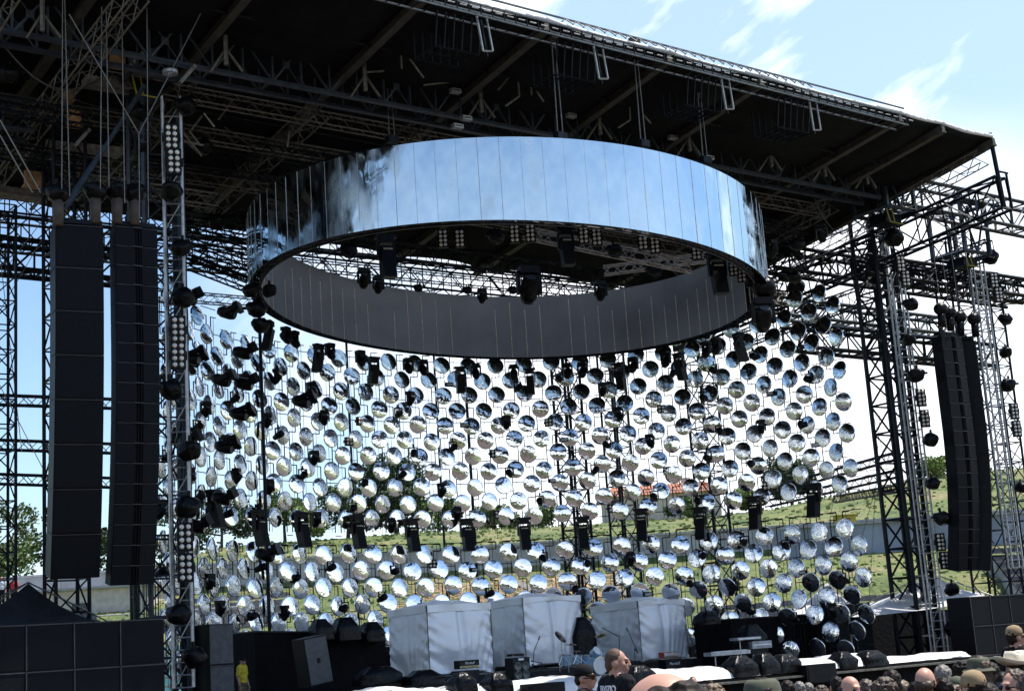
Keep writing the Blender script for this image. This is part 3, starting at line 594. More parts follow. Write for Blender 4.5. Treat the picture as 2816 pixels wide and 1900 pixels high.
# roof hangers: vertical props between roof beams and main truss
for s in (21.9, 26.2, 31.1, 35.2, 39.3, 42.2, 44.6, 17.3, 12):
    a = S(s+.3, 37, zr(37)); q = MB().tube(a, a-Z*.9, .07, 6).tube(a-Z*.4, a-Z*1.0+D*.5, .04, 4).tube(a-Z*.4, a-Z*1.0-D*.3+NN*.4, .04, 4)
    single(q, 'roof_prop', alu_dull, 'splayed prop between roof beam and main truss, %s from the left' % ordn(sorted((21.9, 26.2, 31.1, 35.2, 39.3, 42.2, 44.6, 17.3, 12)).index(s)+1), 'prop', a, 'props between roof and truss')
# cross trusses over the ring: dense lighting grid
for k, (tt, zz, s0, s1) in enumerate(((39.6, 19.9, 15, 45), (41.8, 19.6, 12, 46), (44.6, 19.2, 12, 46))):
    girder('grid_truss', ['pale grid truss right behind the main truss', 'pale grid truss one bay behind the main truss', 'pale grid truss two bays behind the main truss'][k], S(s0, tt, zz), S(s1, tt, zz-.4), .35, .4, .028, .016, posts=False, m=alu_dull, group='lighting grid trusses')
for k, (tt, zz) in enumerate(((40.5, 18.9), (48.4, 17.6), (52.3, 17.0))):
    girder('grid_truss', ['light grid truss just behind the main truss', 'light grid truss deep behind the ring', 'lowest light grid truss behind the roof back edge'][k], S(20, tt, zz), S(45, tt, zz), .35, .35, .028, .015, posts=False, group='lighting grid trusses')
girder('silver_truss', 'silver grey truss slanting inside the mirror ring', PY(1440, 640, 47), PY(1905, 735, 47), .35, .35, .03, .02, m=mat('grey_alu', (.30, .28, .25), .45, .5), posts=False)
girder('silver_truss', 'second silver grey truss low inside the mirror ring at right', PY(1660, 745, 52), PY(2010, 700, 52), .3, .3, .03, .02, m=MATS['grey_alu'], posts=False)
for k, (xa, ya, xb, yb) in enumerate(((520, 720, 700, 790), (505, 640, 705, 700), (500, 600, 690, 640), (515, 690, 690, 760), (2090, 700, 2330, 620), (2130, 640, 2400, 560), (2160, 730, 2420, 690))):
    girder('grid_truss', 'dark truss piece %s, %s from the top' % (('left of the mirror ring' if k < 4 else 'right of the mirror ring'), ORD[[3, 1, 0, 2, 1, 0, 2][k]]), PT(xa, ya, 45), PT(xb, yb, 45), .4, .4, .035, .02, posts=False, group='truss pieces beside the ring')
rg = random.Random(31)
for k in range(14):
    left = k < 9; s0 = rg.uniform(9, 20) if left else rg.uniform(41, 45.5); t0 = rg.uniform(39, 48); L_ = rg.uniform(3, 8) if left else rg.uniform(3, 5); z0 = zr(t0, s0)-rg.uniform(.5, 2.2)
    a = S(s0, t0, z0); b = S(s0+L_, t0, z0-.1) if k % 2 else S(s0, min(49.5, t0+L_), z0-.5)
    girder('grid_truss', 'dark truss among the %s rigging under the roof, piece %d' % ('upper left' if left else 'upper right', k+1 if left else k-8), a, b, .4, .4, .035, .02, posts=False, m=steel if k % 3 else alu_dull, group='trusses in the roof corners')
for k in range(16):
    left = k < 8; s0 = rg.uniform(10, 22) if left else rg.uniform(40, 46.3); t0 = rg.uniform(37, 47); z0 = zr(t0, s0)-rg.uniform(.2, .5); pts = []; dx = rg.uniform(1.5, 5) if left else rg.uniform(1, 3); sag = rg.uniform(.3, 1.3)
    for q in range(13): u = q/12; pts.append(S(s0+dx*u, t0+dx*.3*u, z0-sag*4*u*(1-u)))
    single(MB().path(pts, .03, 4), 'drooping_cable', cable, 'black cable loop drooping under the roof at upper %s, loop %d' % ('left' if left else 'right', k+1 if left else k-7), 'cable', pts[0], 'drooping cables under the roof')
# ================================================================== MIRROR RING
seamw = mat('seam_white', (.5, .53, .56), .4); seami = mat('seam_warm', (.75, .68, .58), .5)
def ring():
    C = Vector((0, 50, 0)); Rr = 8.82; H = 2.5; n = 88
    def zb(p): return 14.63 - .072*p.x - .040*(p.y-50)
    o = wthing('mirror_ring', 'giant hanging ring with a blue mirrored outside and dark grey inside', 'ring', (0, 50, 14.6)); rn = random.Random(2)
    vs = []; fs = []; n2 = n*2
    for i in range(n2):
        a = 2*math.pi*i/n2; rr = Rr+rn.uniform(-.0006, .0006); p = C+Vector((math.cos(a), math.sin(a), 0))*rr; hh = H*(1+.07*p.x/Rr); vs += [Vector((p.x, p.y, zb(p))), Vector((p.x, p.y, zb(p)+hh))]
    for i in range(n2): j = (i+1) % n2; fs.append((2*i, 2*j, 2*j+1, 2*i+1))
    MB().add(vs, fs).build('mirror_skin', ringmir, o, True)
    sm = MB(); si = MB(); fr = MB(); inn = MB(); vi = []; fi = []
    for i in range(n):
        a = 2*math.pi*i/n; dv = Vector((math.cos(a), math.sin(a), 0)); p = C+dv*(Rr+.004); hh = H*(1+.07*p.x/Rr)
        sm.tube(p+Z*zb(p), p+Z*(zb(p)+hh), .0045 if rn.random() < .6 else .009, 4).build('outer_seam', seamw, o); sm = MB()
        pi = C+dv*(Rr-.42); vi.append(pi+Z*(zb(pi))); vi.append(pi+Z*(zb(pi)+H*.99))
        if rn.random() < .8: si.tube(pi-dv*.006+Z*zb(pi), pi-dv*.006+Z*(zb(pi)+H*.98*rn.uniform(.6, 1)), .014, 4).build('inner_seam', seami, o); si = MB()
        j = (i+1) % n; dv2 = Vector((math.cos(2*math.pi*j/n), math.sin(2*math.pi*j/n), 0))
        if not (math.radians(-20) < ((a+math.pi) % (2*math.pi))-math.pi < math.radians(6)): fi.append((2*i, 2*i+1, 2*j+1, 2*j))
        for zo in (.03, H*.5, H-.03):
            for rr in ((Rr-.06), (Rr-.36)):
                A = C+dv*rr; B = C+dv2*rr; fr.tube(A+Z*(zb(A)+zo), B+Z*(zb(B)+zo), .028, 4)
            A = C+dv*(Rr-.06); B = C+dv2*(Rr-.36); fr.tube(A+Z*(zb(A)+zo), B+Z*(zb(B)+zo), .018, 3)
        A = C+dv*(Rr-.2); fr.tube(A+Z*(zb(A)+.03), A+Z*(zb(A)+H*.98), .02, 4)
    MB().add(vi, fi).build('inner_skin', ringgrey, o); fr.build('ring_frame', steel, o)
ring()
# ================================================================== LAMPS
def proto_mover():
    """yoke mounted moving head wrapped in black plastic"""
    o = thing('moving_light', 'x', 'stage light'); 
    MB().box((0, 0, 0), .42, .34, .16).build('base', bodym, o)
    MB().box((0, 0, -.1), .54, .14, .05).box((-.24, 0, -.27), .06, .16, .5).box((.24, 0, -.27), .06, .16, .5).build('yoke', bodym, o)
    M = Matrix.Translation((0, 0, -.42)) @ Matrix.Rotation(R(40), 4, 'X')
    h = MB().lathe([(.0, -.3), (.13, -.3), (.19, -.16), (.20, .12), (.17, .26), (.15, .30), (0, .30)], 14, M).build('head', plastic, o, True)
    MB().lathe([(0, .305), (.13, .305)], 14, M).build('lens', mat('lens', (.08, .09, .1), .05, 0, .1), h)
    return reg(o)
def proto_bag():
    o = thing('wrapped_light', 'x', 'stage light'); m = MB(); m.ball((0, 0, 0), (.36, .30, .27), 18, 12)
    for v in m.v: k = 1+.28*noise.noise(v*4+Vector((3, 1, 0)))+.12*noise.noise(v*11); v *= k
    m.build('plastic_wrap', plastic, o, True); MB().tube((-.05, 0, .2), (-.05, 0, .42), .05, 8).box((-.3, 0, .05), .3, .08, .08).build('mount', bodym, o); return reg(o)
def proto_blinder(nx=2, ny=4, name='blinder_light'):
    o = thing(name, 'x', 'stage light'); W = .17*nx+.06; Hh = .17*ny+.06
    MB().box((0, .08, 0), W, .14, Hh).box((0, .0, 0), W*.03, .05, Hh).build('housing', bodym, o)
    for i in range(nx):
        for j in range(ny):
            M = Matrix.Translation(((i-(nx-1)/2)*.17, -.0, (j-(ny-1)/2)*.17)) @ Matrix.Rotation(R(90), 4, 'X'); MB().lathe([(.0, .012), (.03, .03), (.045, .02), (.062, .012), (.07, -.02)], 12, M).build('bulb', bulb, o, True)
    MB().box((0, .17, 0), W+.09, .03, .05).box((-W/2-.03, .11, 0), .03, .12, Hh*.3).box((W/2+.03, .11, 0), .03, .12, Hh*.3).build('yoke', bodym, o); return reg(o)
def proto_spot():
    """small black spotlight clamped between the dishes"""
    o = thing('small_spotlight', 'x', 'stage light'); M = Matrix.Rotation(R(70), 4, 'X')
    MB().lathe([(0, -.22), (.09, -.22), (.12, -.05), (.13, .16), (.12, .2), (0, .17)], 10, M).build('lamp_can', bodym, o, True)
    MB().box((-.16, 0, .08), .03, .05, .3).box((.16, 0, .08), .03, .05, .3).box((0, 0, .24), .35, .06, .04).tube((0, 0, .24), (0, 0, .38), .03, 6).build('yoke', bodym, o); return reg(o)
def proto_strip():
    o = thing('strip_light', 'x', 'stage light'); MB().box((0, 0, 0), .42, .12, .20).box((-.24, 0, .05), .03, .05, .3).box((.24, 0, .05), .03, .05, .3).build('housing', bodym, o)
    MB().box((0, -.065, 0), .34, .02, .11).build('diffuser', mat('strip_face', (.35, .36, .36), .3), o); return reg(o)
def proto_wash():
    """large black box fixture hanging in its yoke under the upper dishes"""
    o = thing('hanging_floodlight', 'x', 'stage light'); MB().box((0, 0, .45), .66, .34, .10).box((0, 0, .33), .44, .4, .22).build('base', bodym, o)
    MB().box((0, 0, .24), .58, .18, .05).box((-.27, 0, .0), .05, .2, .6).box((.27, 0, 0), .05, .2, .6).build('yoke', bodym, o)
    M = Matrix.Translation((0, -.05, -.28)) @ Matrix.Rotation(R(-12), 4, 'X'); m = MB()
    vs = [M @ Vector(v) for v in ((-.21, -.22, -.72), (.21, -.22, -.72), (.21, .18, -.64), (-.21, .18, -.64), (-.21, -.2, .38), (.21, -.2, .38), (.21, .2, .38), (-.21, .2, .38))]
    m.add(vs, [(0, 3, 2, 1), (4, 5, 6, 7), (0, 1, 5, 4), (1, 2, 6, 5), (2, 3, 7, 6), (3, 0, 4, 7)]); hd = m.build('head', bodym, o)
    MB().box(M @ Vector((0, -.225, .25)), .3, .02, .05).build('label_strip', mat('pale_strip', (.4, .38, .25), .5), hd); return reg(o)
mover = proto_mover(); bag = proto_bag(); blinder = proto_blinder(); quad = proto_blinder(2, 2, 'four_lamp_blinder'); spot = proto_spot(); strip = proto_strip(); wash = proto_wash()
def facecam(p): d = CAM-p; return math.atan2(d.y, d.x)+math.pi/2
# ================================================================== LADDER TOWERS with lights
def ladder(label, x0, y0, x1, y1, tt, w=.5):
    b = PT(x1, y1, tt); a = PT(x0, y0, tt); p1 = Vector((b.x, b.y, a.z)); p0 = Vector((b.x, b.y, max(0, b.z)))
    o = wthing('ladder_truss', label, 'truss tower', p0, 'silver ladder trusses'); q = MB(); r_ = MB(); vx = Vector((math.cos(YAW-.45), math.sin(YAW-.45), 0)); vy = Z.cross(vx); n = int((p1.z-p0.z)/.33)
    for c in (-1, 1): 
        for e in (0, 1): q.tube(p0+vx*c*w/2+vy*e*.35, p1+vx*c*w/2+vy*e*.35, .042, 6)
    for k in range(n):
        z = Z*(k*.33)
        r_.tube(p0+z-vx*w/2, p0+z+vx*w/2, .02, 4)
        if k % 3 == 0:
            r_.tube(p0+z-vx*w/2, p0+z-vx*w/2+vy*.35, .02, 4); r_.tube(p0+z+vx*w/2, p0+z+vx*w/2+vy*.35, .02, 4); r_.tube(p0+z+vy*.35-vx*w/2, p0+z+Z*.9+vy*.35+vx*w/2, .018, 4)
    q.build('rail', alu, o); r_.build('rung', alu, o); return o
ladder('silver ladder truss tower hung with lights left of the dish wall', 470, 265, 505, 1890, 38.6, .52)
ladder('silver ladder truss beside the right main tower', 2500, 760, 2592, 1800, 38.8, .55)
ladder('silver ladder truss on the far right tower', 2745, 700, 2800, 1560, 39.5, .5)
bl = [(472, 375, 38.2), (479, 443, 38.2), (490, 905, 38.2), (490, 976, 38.2), (509, 1475, 38.2), (511, 1560, 38.2), (2478, 725, 38.4), (2492, 765, 38.4), (2535, 1093, 38.4), (2545, 1150, 38.4), (2588, 1490, 38.4), (2600, 1540, 38.4), (2735, 770, 39), (2748, 810, 39), (2791, 1130, 39), (2798, 1178, 39)]
pos = ['top', 'second', 'third', 'fourth', 'fifth', 'bottom']
for i, (x, y, tt) in enumerate(bl):
    p = PT(x, y, tt)
    side = 'left silver ladder tower' if i < 6 else 'right main tower ladder' if i < 12 else 'far right tower'
    idx = i if i < 6 else i-6 if i < 12 else i-12
    nm = pos[idx] if i < 12 else ['top', 'second', 'third', 'bottom'][idx]
    place(blinder, p, (0, 0, facecam(p)+(.5 if i > 5 else .1)), 'eight lamp light panel, %s one on the %s' % (nm, side), 'eight lamp light panels on towers', 1.05 if i < 6 else .95)
bg_ = [(510, 292, 38.3, 1.35), (470, 527, 38, 1.5), (498, 683, 38.2, 1.3), (503, 820, 38.2, 1.5), (470, 1072, 38.2, 1.5), (520, 1240, 38.2, 1.5), (515, 1395, 38.2, 1.6), (492, 1690, 37.8, 1.5), (535, 1808, 37.8, 1.5)]
for i, (x, y, tt, k) in enumerate(bg_):
    p = PT(x, y, tt); place(bag, p, (0, 0, i*1.7), 'bulky black plastic wrapped light, %s from the top of the left ladder tower' % ordn(i+1), 'wrapped lights on towers', k*.68)
bg2 = [(2505, 837, 1.3), (2500, 934, 1.2), (2520, 1033, 1.4), (2560, 1210, 1.4), (2565, 1330, 1.2), (2590, 1425, 1.4), (2618, 1620, 1.3), (2622, 1728, 1.5), (2460, 655, 1.8), (2722, 708, 1.6), (2765, 878, 1.3), (2765, 970, 1.2), (2772, 1060, 1.4), (2808, 1340, 1.2)]
for i, (x, y, k) in enumerate(bg2):
    p = PT(x, y, 38 if i < 9 else 39); lb = 'black plastic wrapped light, %s down the right main tower' % ordn(i+1 if i < 8 else 1) if i < 8 else 'large black wrapped light at the head of the right main tower' if i == 8 else 'black plastic wrapped light, %s down the far right tower' % ordn(i-8)
    place(bag, p, (0, 0, i*1.3), lb, 'wrapped lights on towers', k*.72)
for i, (x, y) in enumerate(((160, 545), (262, 540), (322, 540), (370, 545))):
    p = PT(x, y-12, 37.1); place(bag, p, (0, 0, i), 'dark wrapped hoist motor above the left speaker columns, %s from the left' % ORD[i], 'wrapped hoists', .95)
    q = PT(x, y+40, 37.1); single(MB().tube(q+Z*.35, q-Z*.35, .16, 10, .14), 'chain_bag', mat('brown_bag', (.07, .055, .045), .8), 'hanging brown chain bag above the left speaker columns, %s from the left' % ORD[i], 'chain bag', q, 'chain bags', smooth=True)
for i, (x, y) in enumerate(((2588, 858), (2612, 868), (2640, 880), (2680, 885))):
    p = PT(x, y, 37.1); o = single(MB().ball(p+Z*.12, (.30, .22, .26), 12, 8).tube(p, p-Z*.62-D*.05, .17, 10, .15), 'wrapped_hoist', plastic, 'black wrapped chain motor hanging over the right speaker column, %s from the left' % ORD[i], 'hoist', p, 'wrapped hoists at right', smooth=True)
    single(MB().tube(p, p+Z*3.3, .012, 3), 'steel_cable', rope, 'thin cable holding the %s wrapped motor over the right speaker column' % ORD[i], 'cable', p, 'cables at right')
# ================================================================== SPEAKERS
def array(label, top, n, w_, h_, d_, yaw, kfun, groove=False, name='line_array'):
    """top: world position of the centre top of the front face; yaw: turn of the front normal from -Y"""
    o = wthing(name, label, 'speakers', top); fn = Vector((math.sin(yaw), -math.cos(yaw), 0)); X = Vector((math.cos(yaw), math.sin(yaw), 0)); p = Vector(top); tilt = 0
    MB().box(p+Z*.12-fn*d_*.4, w_*.96, d_*.7, .12, (X, fn, Z)).build('rigging_bar', steel, o)
    for i in range(n):
        tilt = kfun(i); dn = (-Z*math.cos(tilt)-fn*math.sin(tilt)).normalized(); f2 = fn.copy(); f2 = (fn*math.cos(tilt)-Z*math.sin(tilt)); c = p+dn*h_/2
        cab = MB().box(c-f2*d_/2, w_, d_, h_*.972, (X, f2, -dn)).box(c-f2*(d_/2+.03), w_*.97, d_*.9, h_, (X, f2, -dn)).build('speaker_box', cabm, o)
        g = MB()
        if groove:
            for sgn in (-1, 1): g.add([c+X*sgn*w_*.49+f2*.02-dn*h_*.46, c+X*sgn*w_*.10-f2*.00+f2*.09-dn*h_*.46, c+X*sgn*w_*.10+f2*.09+dn*h_*.46, c+X*sgn*w_*.49+f2*.02+dn*h_*.46], [(0, 1, 2, 3) if sgn > 0 else (3, 2, 1, 0)])
            g.box(c+f2*.03, .02, .06, h_*.93, (X, f2, -dn)); g.box(c+X*w_*.06+f2*.04, .025, .08, h_*.93, (X, f2, -dn))
        else: g.box(c+f2*.012, w_*.95, .024, h_*.90, (X, f2, -dn))
        g.build('grille', grille, cab)
        MB().box(c+f2*(.09 if groove else .03)-dn*h_*.485, w_*(.22 if groove else .99), .012, .022, (X, f2, -dn)).box(c+f2*.03-dn*h_*.485, w_*.98, .03, .016, (X, f2, -dn)).build('edge_trim', edgem, cab)
        p = p+dn*h_
    return o
kA = lambda i: max(0, (i-1))*R(2.0)+R(.9)
array('wide black speaker column of eight large boxes hanging at left', S(13.30, 37.1, 14.62), 8, 1.24, 1.155, .8, R(27), kA)
array('narrow ribbed black speaker column beside the wide one at left', S(14.86, 37.1, 14.72), 18, 1.18, .53, .42, R(34), lambda i: max(0, (i-5))*R(1.0), True)
array('narrow ribbed black speaker column hanging at right', S(49.0, 37.1, 14.05), 17, 1.25, .55, .5, R(34), lambda i: max(0, (i-6))*R(1.2), True)
array('wide black speaker column hanging outermost at right', S(50.75, 37.3, 13.95), 8, 1.25, 1.16, .85, R(72), lambda i: max(0, i-2)*R(1.8))
def substack(label, s0, t, z0, cols, rows, w_, h_, group='ground speaker stacks', gm=None):
    o = wthing('speaker_stack', label, 'speakers', S(s0, t, z0), group)
    MB().sbox(S(s0+w_*cols/2, t+1.03, z0+h_*rows/2), w_*cols-.02, .05, h_*rows-.02).build('backing_board', cabm, o)
    for i in range(cols):
        for j in range(rows):
            c = S(s0+w_*(i+.5), t+.5, z0+h_*(j+.5)); b = MB().sbox(c, w_-.002, 1.0, h_-.002).build('speaker_box', cabm, o)
            MB().sbox(c-NN*.51, w_*.93, .03, h_*.92).build('grille', gm or grille, b); m = MB(); m.sbox(c-NN*.53+Z*(h_/2-.02), w_-.02, .02, .03).sbox(c-NN*.53-D*(w_/2-.02), .030, .02, h_-.04); m.build('edge_trim', mat('worn_edge', (.038, .04, .042), .6, 0, .3, 5), b)
substack('wall of black subwoofer boxes on the ground at lower left', 9.2, 36, -.12, 5, 4, 1.155, 1.1)
substack('wall of black subwoofer boxes on the ground at lower right', 46.65, 36, -.6, 5, 4, 1.17, 1.08)
q_ = PT(640, 1712, 38.8); substack('two grey fronted speaker cabinets stacked at the left of the stage', q_.dot(D)-.72, 38.8, q_.z-3*1.13, 1, 3, .72, 1.13, gm=mat('grey_grille', (.045, .05, .056), .6))
substack('black side fill cabinets under the canopy at right', 44.3, 40.5, 1.6, 2, 1, 1.0, 2.2)
def tilted_cab():
    p = PT(875, 1815, 38.5); o = wthing('tilted_speaker', 'tilted grey fronted speaker cabinet leaning in the dark left wing', 'speaker', p); a = R(8); X = D*math.cos(a)+Z*math.sin(a)*-1; U = X.cross(NN)*-1
    U = (Z*math.cos(a)+D*math.sin(a)*-1).normalized(); X = NN.cross(U)*-1
    if X.dot(D) < 0: X = -X
    MB().box(p+NN*.35, .75, .7, 1.35, (X, NN, U)).build('cabinet', cabm, o); MB().box(p-NN*.01, .7, .03, 1.28, (X, NN, U)).build('grille', mat('grey_grille', (.06, .065, .07), .6), o); MB().box(p-NN*.03, .1, .02, .14, (X, NN, U)).build('badge', cabm, o)
tilted_cab()
# ================================================================== STAGE DECK
def deck():
    o = wthing('stage_platform', 'low black stage platform with a dark skirt along its front', 'stage', S(31, 36, 0))
    MB().sbox(S(31.5, 43.2, 1.52), 29.5, 17.5, .16).build('deck', deckm, o); MB().sbox(S(31.5, 34.45, .72), 29.4, .06, 1.44).build('front_skirt', drape, o)
    MB().sbox(S(31.5, 34.25, 1.50), 29.6, .35, .06).build('front_lip', alu_dull, o); MB().sbox(S(16.75, 43.2, .72), .06, 17.3, 1.44).build('side_skirt', drape, o)
    MB().sbox(S(35, 46.6, 1.85), 14, 4.6, .52).build('riser', deckm, o)
deck()
def tarp():
    vs = []; fs = []; n = 220; s0, s1 = 17.6, 44.2; pr = [(34.35, 0.02), (34.40, .16), (34.52, .30), (34.75, .40), (35.2, .46), (35.8, .47), (36.4, .42), (37.0, .05)]
    for i in range(n+1):
        u = i/n; s = s0+(s1-s0)*u
        k = .85+.38*noise.noise(Vector((s*.55, 0, 0)))+.12*noise.noise(Vector((s*2.3, 4, 0))); k *= 1.25-.45*u
        if u > .84: k *= .6
        for j, (tt, z) in enumerate(pr): vs.append(S(s, tt+.10*noise.noise(Vector((s*1.3, j, 7))), 1.61+max(.02, z*k+.05*noise.noise(Vector((s*3, j*.9, 2))))))
    m = len(pr)
    for i in range(n):
        for j in range(m-1): fs.append((i*m+j, (i+1)*m+j, (i+1)*m+j+1, i*m+j+1))
    single(MB().add(vs, fs), 'white_tarpaulin', white_tarp, 'long glaring white plastic sheet draped along the front of the stage', 'tarpaulin', S(31, 35, 1.6), smooth=True)
tarp()
# monitor wedges under black bags
def covered(x0, x1, y0, y1, tt, lb, name='covered_monitor', m=plastic, seed=0):
    a = PT(x0, y1, tt); b = PT(x1, y0, tt); w_ = abs((b-a).dot(D)); h_ = b.z-a.z; c = (a+b)/2; c.z = a.z; dd = min(.7, max(.35, w_))
    vs = []; fs = []; rn = random.Random(seed); rows = 9; nn = 20
    for k in range(rows):
        v = k/(rows-1); sc_ = (1 if v < .55 else 1-.55*(v-.55)/.45)*(1.02-.05*v)
        for i in range(nn):
            an = 2*math.pi*i/nn; cx = max(-.5, min(.5, .75*math.cos(an))); cy = max(-.5, min(.5, .75*math.sin(an))); q = 1+.14*noise.noise(Vector((math.cos(an)*2.2, math.sin(an)*2.2, v*3+seed)))
            vs.append(c+D*(cx*w_*sc_*q)+NN*(cy*dd*sc_*q)+Z*(h_*(v+.03*noise.noise(Vector((an, v, seed))))))
    for k in range(rows-1):
        for i in range(nn): j = (i+1) % nn; fs.append((k*nn+i, k*nn+j, (k+1)*nn+j, (k+1)*nn+i))
    fs.append(tuple(range((rows-1)*nn, rows*nn)))
    return single(MB().add(vs, fs), name, m, lb, 'covered equipment', c, 'equipment under black plastic', smooth=True)
for i, a in enumerate(((1243, 1294, 1846, 1910, 34.6, 'black plastic covered monitor on the white sheet below the first tent'), (1336, 1392, 1846, 1910, 34.6, 'black plastic covered monitor on the white sheet left of the drum kit'), (1722, 1784, 1826, 1884, 34.6, 'black plastic covered monitor behind the tall guard'), (2002, 2062, 1800, 1862, 34.6, 'black plastic covered monitor in front of the keyboards'), (2076, 2124, 1794, 1856, 34.6, 'black plastic covered monitor just right of the keyboards'), (2130, 2184, 1796, 1852, 34.6, 'third black covered monitor right of the keyboards'), (2294, 2336, 1789, 1841, 34.6, 'black plastic covered monitor left of the last one on the white sheet'), (2362, 2418, 1785, 1833, 34.6, 'last black plastic covered monitor at the right on the white sheet'),
    (858, 905, 1700, 1760, 40.5, 'wrapped black plastic lump on the left wing, tall one'), (918, 975, 1695, 1762, 40.8, 'wrapped peaked black plastic lump on the left wing'), (996, 1044, 1708, 1765, 41, 'wrapped round black plastic lump beside the first tent'), (1576, 1622, 1695, 1800, 46, 'tall black plastic wrapped cabinet between the second and third tents'), (1924, 1962, 1678, 1718, 42, 'peaked black plastic bundle on top of the right wing box'), (1120, 1205, 1838, 1885, 37.5, 'low black plastic covered cases in front of the first tent'), (985, 1095, 1828, 1885, 38, 'dark covered heap left of the first tent'), (2040, 2090, 1716, 1800, 40.5, 'hanging black plastic sheeting on the right wing box'))): covered(*a, seed=i)
for i, (x0, x1, y0, y1, lb) in enumerate(((1447, 1538, 1873, 1935, 'flat black monitor box on the front lip below the drum kit'), (2206, 2282, 1822, 1880, 'flat black monitor box on the front lip at right'))):
    a = PT(x0, y1, 34.2); b = PT(x1, y0, 34.2); c = (a+b)/2; single(MB().box(c, abs((b-a).dot(D)), .5, b.z-a.z, (D, NN, Z)).box(c-NN*.255, abs((b-a).dot(D))*.9, .02, (b.z-a.z)*.85, (D, NN, Z)), 'monitor_box', cabm, lb, 'speaker', c, 'monitor boxes')
# left wing black box and right wing box
def wingbox(lb, s0, s1, t0, t1, z0, z1, slope=0):
    o = wthing('wing_box', lb, 'enclosure', S((s0+s1)/2, t0, z0)); vs = [S(s0, t0, z0), S(s1, t0, z0), S(s1, t1, z0), S(s0, t1, z0), S(s0, t0, z1), S(s1, t0, z1-slope), S(s1, t1, z1-slope), S(s0, t1, z1)]
    MB().add(vs, [(0, 3, 2, 1), (4, 5, 6, 7), (0, 1, 5, 4), (1, 2, 6, 5), (2, 3, 7, 6), (3, 0, 4, 7)]).build('drape', drape, o); e = MB(); e.tube(vs[4]-NN*.03, vs[5]-NN*.03, .03, 4).tube(vs[4], vs[7], .03, 4); e.build('top_edge', edgem, o)
wingbox('dark draped enclosure on the left wing behind the tilted speaker', PT(700, 1740, 41.2).dot(D), PT(1062, 1800, 41.2).dot(D), 41.2, 43.2, 1.6, 3.95, .25)
a = PT(690, 1800, 50.6); b = PT(2150, 1800, 50.6); single(MB().sbox(S((a.dot(D)+b.dot(D))/2, 53, 1.9), b.dot(D)-a.dot(D), .05, 2.9), 'low_back_drape', drape, 'low black cloth closing the rear of the stage behind the tents', 'drape', S(33, 53, 0))
wingbox('dark draped enclosure on the right wing behind the keyboards', 40.6, 46, 42.5, 44.6, 1.6, 3.5, 0)
# ================================================================== SILVER TENTS
def silver(name):
    m = bpy.data.materials.new(name); m.use_nodes = True; t = m.node_tree; b = t.nodes['Principled BSDF']; b.inputs['Base Color'].default_value = (.80, .83, .88, 1); b.inputs['Roughness'].default_value = .42; b.inputs['Metallic'].default_value = .3
    tcn = t.nodes.new('ShaderNodeTexCoord'); mpn = t.nodes.new('ShaderNodeMapping'); mpn.inputs['Scale'].default_value = (1, 1, 2.4); mpn.inputs['Rotation'].default_value = (.3, .4, 0)
    n = t.nodes.new('ShaderNodeTexNoise'); n.inputs['Scale'].default_value = 2.2; n.inputs['Detail'].default_value = 4; bp = t.nodes.new('ShaderNodeBump'); bp.inputs['Distance'].default_value = .008
    t.links.new(tcn.outputs['Object'], mpn.inputs[0]); t.links.new(mpn.outputs[0], n.inputs['Vector']); t.links.new(n.outputs[0], bp.inputs['Height']); t.links.new(bp.outputs[0], b.inputs['Normal']); return m
silvm = silver('silver_fabric')
